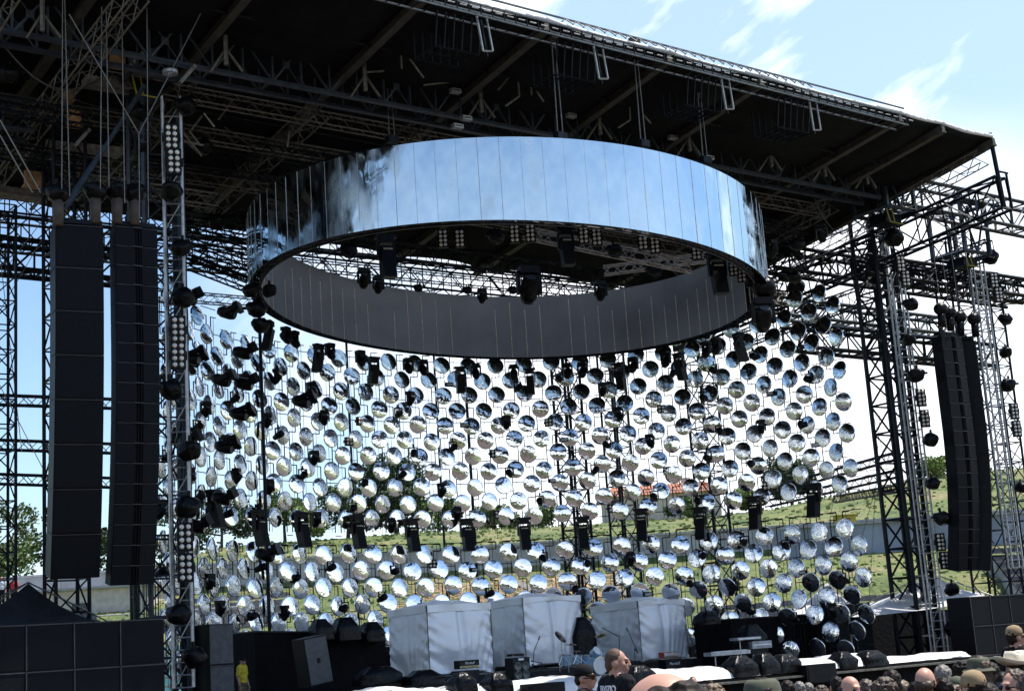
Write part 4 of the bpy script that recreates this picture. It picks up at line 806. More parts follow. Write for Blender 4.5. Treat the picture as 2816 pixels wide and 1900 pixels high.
def tent(lb, s0, t0, w_, d_, z0, z1, seed, arch=False):
    o = wthing('silver_tent', lb, 'tent', S(s0, t0, z0), 'silver tents on the stage'); rn = random.Random(seed)
    def sheet(A, B, C_, Dn, depth, nrm, name):
        vs = []; fs = []; n = 36
        for j in range(n+1):
            for i in range(n+1):
                u = i/n; v = j/n; p = A.lerp(B, u).lerp(Dn.lerp(C_, u), v); e = min(u, 1-u, .25)*4*min(v+.15, 1-v, .3)/.3
                q = depth*(.6*math.sin(math.pi*u)*math.sin(math.pi*v)); q += .018*math.sin(17*abs(u-.5)+9*(1-v)+seed)*max(0, 1-abs(u-.5)*1.6)*math.exp(-v*3)
                # pinched centre seam with pull folds towards the lower corners
                q += -depth*.45*math.exp(-((u-.5)/.05)**2)*(.4+.6*v)
                q += .035*math.sin((u*9+abs(u-.5)*14*(1-v))*3.1+seed)*math.exp(-v*2.5)*1.3 + .03*noise.noise(Vector((u*3, v*4, seed)))+.008*noise.noise(Vector((u*12, v*16, seed+4)))
                q += 0.028*math.sin(v*34+u*22+seed)*math.exp(-min(u, 1-u)*9)
                vs.append(p-nrm*q*1.0)
                if j == 0: vs[-1] = vs[-1]+Z*(.16*math.sin(math.pi*u)+.05*noise.noise(Vector((u*6, seed, 0))))
        for j in range(n):
            for i in range(n): k = j*(n+1)+i; fs.append((k, k+1, k+n+2, k+n+1))
        MB().add(vs, fs).build(name, silvm, o, True)
    a, b, c, d = S(s0, t0, z0), S(s0+w_, t0, z0), S(s0+w_, t0, z1), S(s0, t0, z1); e, f = S(s0, t0+d_, z0), S(s0, t0+d_, z1-.05); g, h = S(s0+w_, t0+d_, z0), S(s0+w_, t0+d_, z1-.05)
    sheet(a, b, c, d, .22, -NN*-1, 'front_wall'); sheet(e, a, d, f, .15, D, 'left_wall'); sheet(b, g, h, c, .1, -D, 'right_wall'); sheet(g, e, f, h, .1, -NN, 'rear_wall')
    v = MB(); hh = .24
    def band(A, B, off, ar):
        vs = []; fs = []; n = 24
        for i in range(n+1):
            u = i/n; p = A.lerp(B, u)+off; z = ar*math.sin(math.pi*u); vs += [p+Z*.02, p+Z*(-hh+z)+off*.3*math.sin(u*11+seed)]
        for i in range(n): fs.append((2*i, 2*i+1, 2*i+3, 2*i+2))
        v.add(vs, fs)
    band(d, c, -NN*.06, .1 if arch else 0); band(f, d, -D*.06, 0); band(c, h, D*.06, 0); vo = v.build('valance', silvm, o); vo.modifiers.new('s', 'SOLIDIFY').thickness = .01
    vs = []; fs = []; n = 10
    for j in range(n+1):
        for i in range(n+1): u = i/n; w2 = j/n; vs.append(d.lerp(c, u).lerp(f.lerp(h, u), w2)+Z*(.02+.22*math.sin(math.pi*u)*math.sin(math.pi*w2)+.02*math.sin(u*20)))
    for j in range(n):
        for i in range(n): k = j*(n+1)+i; fs.append((k, k+1, k+n+2, k+n+1))
    MB().add(vs, fs).build('top', silvm, o, True)
    for q in (a, b): MB().tube(q-NN*.02, q-NN*.02+Z*(z1-z0), .02, 6).build('leg', alu_dull, o)
tent('left silver tent with a pinched front wall behind the guitar amplifier', 28.45, 45, 2.72, 2.6, 2.15, 4.62, 1)
tent('middle silver tent behind the drum cymbals', 33.35, 46, 2.75, 2.6, 2.2, 4.78, 5, True)
tent('right silver tent behind the red amplifier head', 38.3, 45.2, 2.42, 2.9, 2.1, 4.42, 9, True)
# ================================================================== INSTRUMENTS
def text_mesh(body, size, m, parent, loc, X, U, name='lettering', ext=.004, shear=0):
    cu = bpy.data.curves.new(name, 'FONT'); cu.body = body; cu.size = size; cu.align_x = 'CENTER'; cu.align_y = 'CENTER'; cu.extrude = ext; cu.shear = shear
    tmp = bpy.data.objects.new('tmp', cu); COL.objects.link(tmp); dg = bpy.context.evaluated_depsgraph_get(); me = bpy.data.meshes.new_from_object(tmp.evaluated_get(dg)); bpy.data.objects.remove(tmp)
    org = Vector(parent['_org']) if '_org' in parent else Vector((0, 0, 0)); Nn = X.cross(U)
    for v in me.vertices: v.co = Vector(loc)-org + X*v.co.x + U*v.co.y + Nn*v.co.z
    me.materials.clear(); me.materials.append(m); o = bpy.data.objects.new(name, me); COL.objects.link(o); o.parent = parent; return o
def amp_head(lb, x0, x1, y0, y1, tt, body, face, txt=None, panel=gold):
    a = PT(x0, y1, tt); b = PT(x1, y0, tt); c = (a+b)/2; w_ = (b-a).dot(D); h_ = b.z-a.z; o = wthing('amplifier_head', lb, 'amplifier', (c.x, c.y, a.z), 'amplifier heads')
    MB().sbox(c+NN*.15, w_, .3, h_).build('case', body, o); MB().sbox(c-NN*.008+Z*h_*.12, w_*.93, .02, h_*.55).build('front_cloth', face, o); MB().sbox(c-NN*.01-Z*h_*.30, w_*.93, .02, h_*.24).build('control_panel', panel, o)
    k = MB()
    for i in range(8): k.tube(c-NN*.02-Z*h_*.3+D*(w_*(i-3.5)*.1), c-NN*.05-Z*h_*.3+D*(w_*(i-3.5)*.1), .014, 8)
    k.build('knob', cabm, o)
    if txt: text_mesh(txt, h_*.42, whitep, o, c-NN*.025+Z*h_*.14, D, Z, shear=.35)
    return o, c, w_, h_
def cab(lb, x0, x1, y0, y1, tt, txt=None, cones=0, tsize=.12):
    a = PT(x0, y1, tt); b = PT(x1, y0, tt); c = (a+b)/2; w_ = (b-a).dot(D); h_ = b.z-a.z; o = wthing('speaker_cabinet', lb, 'speaker', (c.x, c.y, a.z), 'instrument cabinets')
    MB().sbox(c+NN*.2, w_, .4, h_).build('case', cabm, o); MB().sbox(c-NN*.008, w_*.92, .02, h_*.92).build('grille', mat('amp_cloth', (.03, .03, .033), .8), o)
    for i in range(cones):
        p = c+D*(w_*(-.22 if i % 2 else .22))+Z*(h_*(-.25 if i > 1 else .12)); M = Matrix.Translation(p-NN*.02) @ (D.to_4d()*0 and Matrix.Identity(4) or Matrix.Identity(4)) @ Matrix.Rotation(YAW, 4, 'Z') @ Matrix.Rotation(R(90), 4, 'X')
        MB().lathe([(.0, .0), (w_*.08, .0), (w_*.16, .03), (w_*.19, .035), (w_*.2, .0)], 18, M).build('speaker_cone', mat('cone_grey', (.10, .11, .10), .4, .3), o, True)
    if cones: MB().sbox(c-NN*.02+Z*h_*.42, w_*.3, .02, h_*.09).build('label_plate', whitep, o)
    if txt: text_mesh(txt, tsize, whitep, o, c-NN*.03+Z*h_*.1, D, Z, shear=.35)
blackf = mat('amp_front', (.03, .03, .03), .6)
amp_head('black guitar amplifier head with white script and gold panel before the left tent', 1263, 1317, 1812, 1839, 40.5, cabm, blackf, 'Marshall', mat('pale_gold', (.55, .5, .28), .4, .3))
cab('black speaker cabinet under the black amplifier head', 1262, 1318, 1840, 1885, 40.5)
cab('black bass cabinet with four round speakers left of the drum kit', 1411, 1456, 1805, 1872, 40.5, cones=4)
amp_head('small black bass amplifier head on the four speaker cabinet', 1408, 1442, 1795, 1804, 40.5, cabm, blackf)
amp_head('red amplifier head with a white front right of the third tent', 1826, 1864, 1790, 1808, 43, redm, mat('cream_front', (.6, .55, .48), .5), None, mat('cream2', (.5, .45, .35), .5))
cab('grey black speaker cabinet with white script under the red amplifier head', 1832, 1874, 1809, 1845, 43, 'Marshall', tsize=.15)
def drumkit():
    P = PT(1600, 1850, 41.5); c = Vector((P.x, P.y, 2.0)); o = wthing('drum_kit', 'pale blue drum kit with raised cymbals in the middle of the stage', 'drum kit', c)
    def at(x, y, dt=0): return PT(x, y, 41.5+dt)
    def drum(x, y, r, h_, tip, m=blue_drum, name='drum', dt=0):
        p = at(x, y, dt); M = Matrix.Translation(p) @ Matrix.Rotation(YAW, 4, 'Z') @ Matrix.Rotation(R(tip), 4, 'X'); d = MB().lathe([(r, -h_/2), (r, h_/2)], 24, M).build(name, m, o, True)
        MB().lathe([(0, h_/2-.01), (r*.97, h_/2-.01)], 24, M).lathe([(0, -h_/2+.01), (r*.97, -h_/2+.01)], 24, M).build('drum_skin', whitep, d); MB().lathe([(r*.96, h_/2-.02), (r*1.03, h_/2-.02), (r*1.03, h_/2+.015), (r*.96, h_/2+.015)], 24, M).build('hoop', chrome, d); MB().lathe([(r*.97, -h_/2-.01), (r*1.03, -h_/2-.01), (r*1.03, -h_/2+.03), (r*.97, -h_/2+.03)], 24, M).build('hoop', chrome, d)
    drum(1640, 1830, .30, .45, 90, name='bass_drum'); drum(1638, 1793, .16, .24, 60, name='tom_drum', dt=.1); drum(1555, 1815, .2, .38, 6, name='floor_tom', dt=.2); drum(1582, 1813, .18, .30, 4, name='tom_drum', dt=.6); drum(1615, 1815, .19, .34, 6, name='floor_tom', dt=.5)
    def cym(x, y, r, tx, tyb, dt=0, m=brass, ry=0):
        p = at(x, y, dt); M = Matrix.Translation(p) @ Matrix.Rotation(YAW, 4, 'Z') @ Matrix.Rotation(R(tx), 4, 'X') @ Matrix.Rotation(R(ry), 4, 'Y'); MB().lathe([(.0, .03), (.04, .028), (.06, .008), (r, -.012), (r, -.016), (.0, -.005)], 28, M).build('cymbal', m, o, True)
        f = Vector((p.x, p.y, 2.35)); st = MB().tube(p, f, .013, 6); 
        for k in range(3): st.tube(f+Z*.25, f+Vector((math.cos(k*2.1)*.28, math.sin(k*2.1)*.28, -.05)), .011, 4)
        st.build('cymbal_stand', chrome, o)
    cym(1542, 1750, .25, 50, 0, m=mat('dark_cymbal', (.06, .045, .04), .3, .7), ry=18); cym(1570, 1771, .2, 5, 0, .3); cym(1652, 1745, .22, 10, 0, .2, ry=-22); cym(1585, 1790, .14, 4, 0, -.2)
    q = MB(); 
    for (x, y) in ((1540, 1845), (1565, 1848), (1600, 1846), (1628, 1846)): p = at(x, y); q.tube(p, p+Z*.5, .012, 5)
    q.build('tom_legs', chrome, o)
    MB().sbox(Vector((P.x, P.y, 1.70))+NN*.5+D*-.2, 3.4, 2.4, .22).build('drum_riser', deckm, o)
drumkit()
def micstand(lb, pts, tt):
    P = [PT(x, y, tt) for x, y in pts]; o = wthing('microphone_stand', lb, 'microphone stand', P[0], 'microphone stands'); MB().path(P, .014, 6).build('stand_pipe', cabm, o); b = P[0]; f = MB()
    for k in range(3): f.tube(b+Z*.12, b+Vector((math.cos(k*2.1+.4)*.25, math.sin(k*2.1+.4)*.25, -.02)), .012, 4)
    f.build('tripod_foot', cabm, o); d = (P[-1]-P[-2]).normalized(); MB().tube(P[-1], P[-1]+d*.13, .025, 8, .03).build('microphone', mat('mic_grey', (.15, .15, .16), .4, .6), o)
micstand('boom microphone stand beside the bass cabinet', ((1465, 1835), (1468, 1795), (1470, 1785), (1481, 1758)), 41.5)
micstand('microphone stand slanting before the right tent', ((1748, 1840), (1745, 1782), (1755, 1795), (1727, 1735)), 41)
micstand('boom microphone stand behind the guard, right of the cymbals', ((1703, 1800), (1703, 1750), (1665, 1730)), 43)
micstand('short microphone stand low beside the bass cabinet', ((1488, 1840), (1490, 1822), (1470, 1818)), 40.6)
def keyboards():
    c = PT(2000, 1795, 39.5); o = wthing('keyboard_rig', 'white electronic keyboard on a stand on the right side of the stage', 'keyboard', (c.x, c.y, 1.6)); MB().sbox(c, 1.9, .4, .13).build('keyboard_case', mat('silver_case', (.4, .4, .41), .4, .3), o); MB().sbox(c-NN*.1+Z*.075, 1.6, .16, .02).build('keys', whitep, o)
    k = MB()
    for i in range(28): k.sbox(c-NN*.07+Z*.092+D*(-.77+i*.057), .022, .1, .014)
    k.build('black_keys', cabm, o); m = MB()
    for a in (-.6, .5): m.tube(c+D*a, Vector((c.x, c.y, 1.6))+D*a, .03, 5)
    m.build('leg', alu, o)
    for i, (x, y, w_) in enumerate(((2085, 1772, 1.0), (2050, 1755, 1.2))): p = PT(x, y, 40.2); q = wthing('mixer_board', ['small mixing board right of the white keyboard', 'thin grey keyboard raised behind the white one'][i], 'mixer', p); MB().sbox(p, w_, .4, .1 if i else .26).build('case', mat('mixer_grey', (.25, .27, .3), .4, .3), q); MB().sbox(p-NN*.21, w_*.9, .02, .05).build('control_strip', whitep, q); MB().tube(p-D*.3, Vector((p.x, p.y, 1.6))-D*.3, .025, 5).tube(p+D*.3, Vector((p.x, p.y, 1.6))+D*.3, .025, 5).build('leg', alu, q)
keyboards()
# ================================================================== GROUND TENTS
def canopy(lb, apex, corners, m, poles=True, skirt=0, group='canopies beside the stage'):
    o = wthing('canopy_tent', lb, 'tent', (apex.x, apex.y, 0), group); vs = []; fs = []; n = 10
    for k in range(len(corners)):
        A = corners[k]; B = corners[(k+1) % len(corners)]; base = len(vs)
        for j in range(n+1):
            v = j/n
            for i in range(n+1):
                u = i/n; p = A.lerp(B, u); q = p.lerp(apex, v); q = q-Z*(.35*math.sin(math.pi*v)*(.6)+.12*math.sin(math.pi*u)*(1-v)); vs.append(q)
        for j in range(n):
            for i in range(n): a = base+j*(n+1)+i; fs.append((a, a+1, a+n+2, a+n+1))
        if skirt:
            base = len(vs)
            for i in range(n+1): p = A.lerp(B, i/n); vs += [p-Z*.12*math.sin(math.pi*i/n), p-Z*skirt]
            for i in range(n): fs.append((base+2*i, base+2*i+1, base+2*i+3, base+2*i+2))
    MB().add(vs, fs).build('canopy_roof', m, o, False); pm = MB()
    for c in corners: pm.tube(c, (c.x, c.y, 0), .04, 6)
    pm.build('pole', alu_dull, o); r_ = MB()
    for c in corners: r_.tube(c+Z*.02, apex+Z*.02, .02, 4)
    r_.build('ridge_rope', rope, o)
ax = PT(78, 1603, 40); canopy('black peaked canopy behind the left subwoofer wall', ax, [PT(-150, 1718, 38.5), PT(300, 1712, 38.5), PT(260, 1690, 43), PT(-60, 1690, 43)], canvd)
ax = PT(2556, 1574, 41.5); cs = [PT(2335, 1697, 39.5), PT(2735, 1640, 39.5), PT(2700, 1630, 45), PT(2380, 1660, 45)]; canopy('large grey white canopy with a bright peak beside the right main tower', ax, cs, canv)
ax = PT(2275, 1600, 46); canopy('grey white canopy with a glaring corner behind the lower right dishes', ax, [PT(2110, 1722, 43), PT(2390, 1690, 43), PT(2370, 1670, 48), PT(2140, 1690, 48)], canv)
a = PT(2085, 1800, 47); b = PT(2650, 1800, 47); single(MB().sbox(S((a.dot(D)+b.dot(D))/2, 47, 1.55), b.dot(D)-a.dot(D), .05, 3.7), 'dark_inside_sheet', drape, 'long black sheet added for the shaded dark inside of the right canopies', 'drape', S(50, 47, 0))  # added black sheet stands in for the shade inside the canopies
# ================================================================== DISH WALL
def wallpt(th):
    a = 15.2 if th < 0 else 13.0
    return 31+a*math.sin(th), 38+13*math.cos(th)
# arc table
tab = [R(-82)+i*R(.25) for i in range(int((82+90)/.25)+1)]; acc = [0]
for a, b in zip(tab, tab[1:]):
    p, q = wallpt(a), wallpt(b); acc.append(acc[-1]+math.hypot(p[0]-q[0], p[1]-q[1]))
def th_at(l):
    import bisect
    i = min(max(bisect.bisect(acc, l), 1), len(acc)-1); f = (l-acc[i-1])/(acc[i]-acc[i-1]); return tab[i-1]+(tab[i]-tab[i-1])*f
TOT = acc[-1]; SP = .60; NC = int(TOT/SP)
def wall_frame(l):
    th = th_at(l); s, t = wallpt(th); e = .01; s2, t2 = wallpt(th+e); tg = (D*(s2-s)+NN*(t2-t)).normalized(); nrm = tg.cross(Z); 
    c = S(31, 38)-S(s, t)
    if nrm.dot(c) < 0: nrm = -nrm
    return S(s, t), tg, nrm
# dish prototype
def dish_proto():
    r = .35; n = 32; m = MB(); vs = []; fs = []; ka, kb = .74, .30   # bent more across one diagonal than the other
    rr = [0, .08, .16, .23, .29, .33, r]
    for q in rr:
        for i in range(n):
            a = 2*math.pi*i/n; x, y = q*math.cos(a), q*math.sin(a); u = (x+y)*.7071; v = (x-y)*.7071; vs.append((x, y, .07-.5*(ka*u*u+kb*v*v)*1.0))
    for (q, z) in ((r+.008, -.012), (r*.9, -.03), (.001, -.03)):
        for i in range(n): a = 2*math.pi*i/n; vs.append((q*math.cos(a), q*math.sin(a), z))
    for k in range(len(rr)+2):
        for i in range(n): j = (i+1) % n; fs.append((k*n+i, k*n+j, (k+1)*n+j, (k+1)*n+i))
    return m.add(vs, fs)
dm = dish_proto(); dobj = dm.build('mirror_dish', dishmir, None, True); tag(dobj, 'x', 'mirror dish')
dishes = []
rn = random.Random(11)
rows_up = 13; rows_lo = 7
slots = []
for i in range(NC+1):
    l = i*SP
    base, tg, nrm = wall_frame(l); fr = l/TOT
    for blk, z0, n in (('upper', 8.25, 8), ('lower', 3.35-.6*fr, 4)):
        for j in range(-1 if blk == 'lower' and fr > .60 else 0, n):
            z = z0+(j+.5*(i % 2))*1.27+rn.uniform(-.05, .05)
            if blk == 'lower' and z > 7.15: continue
            if blk == 'upper' and z > 15.0+5*max(0, fr-.75)+(1.7*min(1, (.26-fr)/.08) if fr < .26 else 0): continue
            if blk == 'lower' and fr > .80 and z < 3.0 and rn.random() < .3: continue
            row = 2*j+(i % 2)
            slots.append((blk, row, i, l+rn.uniform(-.04, .04), z))
cand = []
for (blk, row, i, l, z) in slots:
    base, tg, nrm = wall_frame(l); p = base+Z*z; x, y, d = proj(p)
    if not (-20 < x < 2836): continue
    v = (CAM-p).normalized(); asp = nrm.dot(v)
    hid = (x < 437) or (blk == 'upper' and 720 < x < 2080 and y < 985-((x-1400)/700)**2*190-30)
    tent_hid = y > 1690 and 1090 < x < 1345 or y > 1680 and 1345 < x < 1575 or y > 1680 and 1640 < x < 1870
    if hid or tent_hid: continue
    cand.append((asp/d/d, blk, row, i, l, z, p, nrm, asp, x, y))
cand.sort(key=lambda a: -a[0])
front, rest = cand[:300], cand[300:]
allrows = {}
for c in cand: allrows.setdefault((c[1], c[2]), []).append(c[9])
for k in allrows: allrows[k].sort()
nrow = {b: max(k[1] for k in allrows if k[0] == b) for b in ('upper', 'lower')}
def dish_matrix(p, nrm, rnn, z):
    lean = .09*rnn.uniform(-1, 1); side = .16*rnn.uniform(-1, 1)
    if z > 12.2: lean += rnn.uniform(.04, .16)
    if z < 5.2 and nrm.dot(D) < -.35 and rnn.random() < .6: lean -= rnn.uniform(.15, .40)   # the low right dishes look down at the dark stage
    d = (nrm+Z*(lean+(.03 if z < 7.5 else 0))+nrm.cross(Z)*side).normalized(); q = d.to_track_quat('Z', 'Y').to_matrix().to_4x4(); return Matrix.Translation(p+nrm*.06) @ q @ Matrix.Rotation(rnn.gauss(0, .35), 4, 'Z') @ Matrix.Scale(1.09 if z < 7.5 else 1.03, 4)
first = True
for c in front:
    M = dish_matrix(c[6], c[7], rn, c[5])
    if first: o = dobj; first = False
    else: o = dobj.copy(); COL.objects.link(o)
    o.matrix_world = M
    rk = nrow[c[1]]-c[2]+1; li = allrows[(c[1], c[2])].index(c[9])+1
    o['label'] = 'round mirror dish, %s from left in %s row down of the %s field' % (ordn(li), ordn(rk), c[1]); o['category'] = 'mirror dish'; o['group'] = 'mirror dishes on the curved backdrop'
rm = MB()
for c in rest:
    M = dish_matrix(c[6], c[7], rn, c[5]); rm.add([M @ v for v in dm.v], dm.f)
if rest: tag(rm.build('mirror_dishes', dishmir, None, True), 'remaining mirror dishes seen nearly edge on along the left of the curved backdrop', 'mirror dish', 'mirror dishes on the curved backdrop', 'stuff')
print('dishes', len(cand), 'rest', len(rest))
# frames: one panel every four columns, an upper and a lower set
npan = 0
for blk, za, zb in (('upper', 7.75, 15.4), ('lower', 1.9, 7.25)):
    for g0 in range(0, NC, 4):
        m = MB(); b0, tg, nrm = wall_frame(g0*SP); fr = g0/NC
        top = zb if blk == 'lower' else 15.0+4.6*max(0, fr-.75)+(1.4*min(1, (.26-fr)/.08) if fr < .26 else 0)
        for i in range(g0, min(g0+4, NC)+0):
            base, tg, nrm = wall_frame(i*SP); nb = wall_frame(min((i+1)*SP, TOT-.01))[0]; base = base-nrm*.06; nb = nb-nrm*.06
            z = za
            while z < top:
                # alternating rods with small rounded jogs around each dish
                zt = min(z+1.27, top); off = tg*(.16 if int((z-za)/1.27+i) % 2 else -.16)
                m.tube(base+off+Z*z, base+off+Z*zt, .021, 4); m.tube(base+off+Z*zt, base-off+Z*zt, .019, 4)
                m.tube(base+Z*(z+.35*(i % 2)+.3)+off, nb+Z*(z+.35*(i % 2)+.3)-off, .017, 4)
                z = zt
            m.tube(base+Z*za, base+Z*top, .010, 3)
        o = single(m, 'dish_frame', steel, 'thin black pipe grid carrying the %s dishes, %s panel from the left' % (blk, ordn(g0//4+1)), 'frame', b0+Z*za, 'pipe grids behind the dishes'); npan += 1
# lamps among the dishes
k = 0; rn2 = random.Random(4)
occ = {}
for i in range(2, NC-1, 1):
    for j, z in enumerate((8.2, 9.45, 10.75, 12.0, 13.3, 3.2, 4.6, 5.9)):
        if (i*7+j*5) % 11 not in (0, 1, 2): continue
        base, tg, nrm = wall_frame((i+.5)*SP*1.0); p = base+nrm*.12+Z*(z+rn2.uniform(-.12, .12)+(.33 if i % 2 else .95)*.5); x, y, d = proj(p)
        if x < 440 or (720 < x < 2080 and y < 985-((x-1400)/700)**2*190-10): continue
        if y > 1700 and 1090 < x < 1870: continue
        typ = [spot, quad, strip, spot, mover, spot][rn2.randrange(6)] if x > 900 else [spot, mover, mover, spot][rn2.randrange(4)]
        kk = {spot: 1.05, quad: .85, strip: .85, mover: .75}[typ]; key = (typ.name, j); occ[key] = occ.get(key, 0)+1
        nm = {spot: 'small black spotlight', quad: 'black four lamp light', strip: 'grey faced strip light', mover: 'black moving head light'}[typ]
        yaw = math.atan2(nrm.y, nrm.x)+math.pi/2
        place(typ, p, (0, 0, yaw+rn2.uniform(-.6, .6)), '%s among the dishes, %s from left at about %s metres height' % (nm, ordn(occ[key]), ['eight', 'nine', 'eleven', 'twelve', 'thirteen', 'three', 'five', 'six'][j]), 'small lights among the dishes', kk); k += 1
print('wall lamps', k)
# hanging floodlights in the gap
fl = [(565, 1385), (690, 1440), (812, 1445), (965, 1450), (1118, 1460), (1272, 1460), (1432, 1455), (1597, 1452), (1763, 1430), (1930, 1425), (2088, 1395), (2250, 1362)]
for i, (x, y) in enumerate(fl):
    best = min((wall_frame(l*.1) for l in range(1, int(TOT*10)-1)), key=lambda w_: abs(proj(w_[0]+Z*7.9)[0]-x)+(60 if w_[2].dot((CAM-w_[0]).normalized()) < -.2 else 0))
    base, tg, nrm = best; zs = min((7+.05*q for q in range(60)), key=lambda q: abs(proj(base+Z*q)[1]-y)); p = base+nrm*.35+Z*(zs)
    place(wash, p, (0, 0, math.atan2(nrm.y, nrm.x)+math.pi/2), 'black hanging floodlight in the gap between dish fields, %s from the left' % ordn(i+1), 'hanging floodlights between the dish fields', .92)
# lamps under the far rim of the ring and around it
for i in range(22):
    a = R(18+i*7.2+ (3 if i % 2 else 0)); p = Vector((math.cos(a)*8.55, 50+math.sin(a)*8.55, 0)); p.z = 14.45-.072*p.x-.040*(p.y-50)-.15
    x, y, d = proj(p); typ = mover if i % 3 else wash; 
    place(typ, p+Vector((0, 0, 0 if typ is mover else -.45)), (0, 0, math.atan2(p.y-50, p.x)-math.pi/2+R(180)), 'black light hanging under the far rim of the mirror ring, %s from the right' % ordn(i+1), 'lights under the ring rim', .8 if typ is mover else .72)
for i, (x, y, yy) in enumerate(((1218, 655, 43.6), (1264, 655, 43.6), (1415, 642, 43.2), (1458, 640, 43.2), (1605, 645, 43.6), (1641, 650, 43.6), (1768, 662, 44.4), (1801, 672, 44.4), (1915, 690, 45.8), (2017, 735, 47.4), (2040, 752, 47.6))):
    p = PY(x, y, yy); place(blinder, p, (0, 0, facecam(p)), 'eight lamp panel inside the near rim of the mirror ring, %s from the left' % ordn(i+1), 'eight lamp panels inside the ring', .78)
for i, (x, y, yy, typ, kk) in enumerate(((1062, 690, 46, wash, 1.0), (1555, 665, 44, wash, .85), (1972, 735, 47, wash, 1.0), (1452, 745, 50, mover, 1.6), (1365, 650, 44, bag, .8), (1690, 690, 46, bag, .8), (1800, 745, 50, bag, .8), (1000, 745, 52, mover, .9), (1040, 765, 53, mover, .8), (1150, 792, 55, bag, .55), (1285, 798, 55, bag, .55), (1325, 798, 55, mover, .7), (1410, 798, 55, bag, .55), (1650, 780, 54, mover, .9), (960, 690, 48, bag, .9), (2100, 790, 48, bag, 1.3), (2075, 760, 48, bag, 1.2), (2095, 830, 48, mover, 1.4))):
    p = PY(x, y, yy); place(typ, p, (0, 0, facecam(p)+.3), '%s seen inside the mirror ring, %s of the loose ones' % ({wash: 'black floodlight', mover: 'black moving head', bag: 'black wrapped lamp'}[typ], ordn(i+1)), 'loose lights inside the ring', kk)
for i, (x, y, kk) in enumerate(((705, 850, 1.0), (716, 895, .9), (740, 800, .8), (690, 800, .8), (2190, 790, 1.3), (2160, 760, 1.0), (1770, 870, .01))):
    if kk < .1: continue
    p = PT(x, y, 43 if x < 1000 else 44); place(bag, p, (0, 0, i), 'dark wrapped lamp cluster piece beside the %s end of the ring, %s one' % ('left' if x < 1000 else 'right', ORD[i if x < 1000 else i-4]), 'wrapped lamps beside the ring', kk)
rg = random.Random(77)
for i in range(22):
    left = i < 12; s0 = rg.uniform(10, 21) if left else rg.uniform(41.5, 46.5); t0 = rg.uniform(38.5, 47); z0 = zr(t0, s0)-rg.uniform(1.0, 2.4)
    place(mover if i % 2 else bag, S(s0, t0, z0), (0, 0, rg.uniform(0, 6)), 'dark lamp hung in the roof rigging at upper %s, lamp %d' % ('left' if left else 'right', i+1 if left else i-11), 'lamps in the roof corners', .9)
# left of wall movers sticking out
for i, (x, y) in enumerate(((545, 805), (655, 845), (560, 970), (695, 955), (545, 1195), (650, 1215), (700, 1040), (640, 1030), (860, 1090), (640, 1355), (760, 1510), (690, 1125), (570, 1430))):
    p = PT(x, y, 43.5 if x < 600 else 45.5); place(mover, p, (R(70), R(20*(i % 3-1)), facecam(p)+1.2), 'black moving head jutting out of the left dish field, %s one listed from the top' % ordn(i+1), 'moving heads at the left dish field', 1.05)
# ================================================================== PEOPLE
def remesh(mb, vox, smooth=4, disp=0, seed=0, cut=None):
    me = bpy.data.meshes.new('tmp'); me.from_pydata(mb.v, [], mb.f); o = bpy.data.objects.new('tmp', me); COL.objects.link(o)
    m = o.modifiers.new('r', 'REMESH'); m.mode = 'VOXEL'; m.voxel_size = vox; m.use_smooth_shade = True
    s_ = o.modifiers.new('s', 'SMOOTH'); s_.iterations = smooth; s_.factor = .5
    dg = bpy.context.evaluated_depsgraph_get(); r = bpy.data.meshes.new_from_object(o.evaluated_get(dg)); bpy.data.objects.remove(o)
    if disp:
        for v in r.vertices: v.co += v.normal*disp*(noise.noise(v.co*28+Vector((seed, 0, 0)))+.6*noise.noise(v.co*60))
    for p in r.polygons: p.use_smooth = True
    return r
def caps(m, a, b, ra, rb):
    a = Vector(a); b = Vector(b); m.tube(a, b, ra, 14, rb); m.ball(a, ra, 14, 8); m.ball(b, rb, 14, 8)
def head_shapes(m, yaw=0, k=0):
    Ry = Matrix.Rotation(yaw, 4, 'Z'); o = Vector((0, .01, 0))
    def B(c, r): c = Vector(c); m.ball(Ry @ (c-o)+o, tuple(q+k for q in r), 18, 12, Ry)
    B((0, .012, 1.655), (.078, .097, .098)); B((0, -.022, 1.60), (.062, .076, .088)); B((0, -.062, 1.548), (.034, .032, .026)); B((0, -.092, 1.660), (.046, .014, .010))
    B((0, -.112, 1.607), (.016, .018, .014)); B((0, -.104, 1.628), (.010, .016, .026)); B((0, -.094, 1.577), (.026, .014, .008)); B((0, -.093, 1.566), (.022, .013, .008))
    for s_ in (-1, 1): B((s_*.079, .012, 1.618), (.010, .024, .033)); B((s_*.044, -.055, 1.612), (.02, .03, .022))
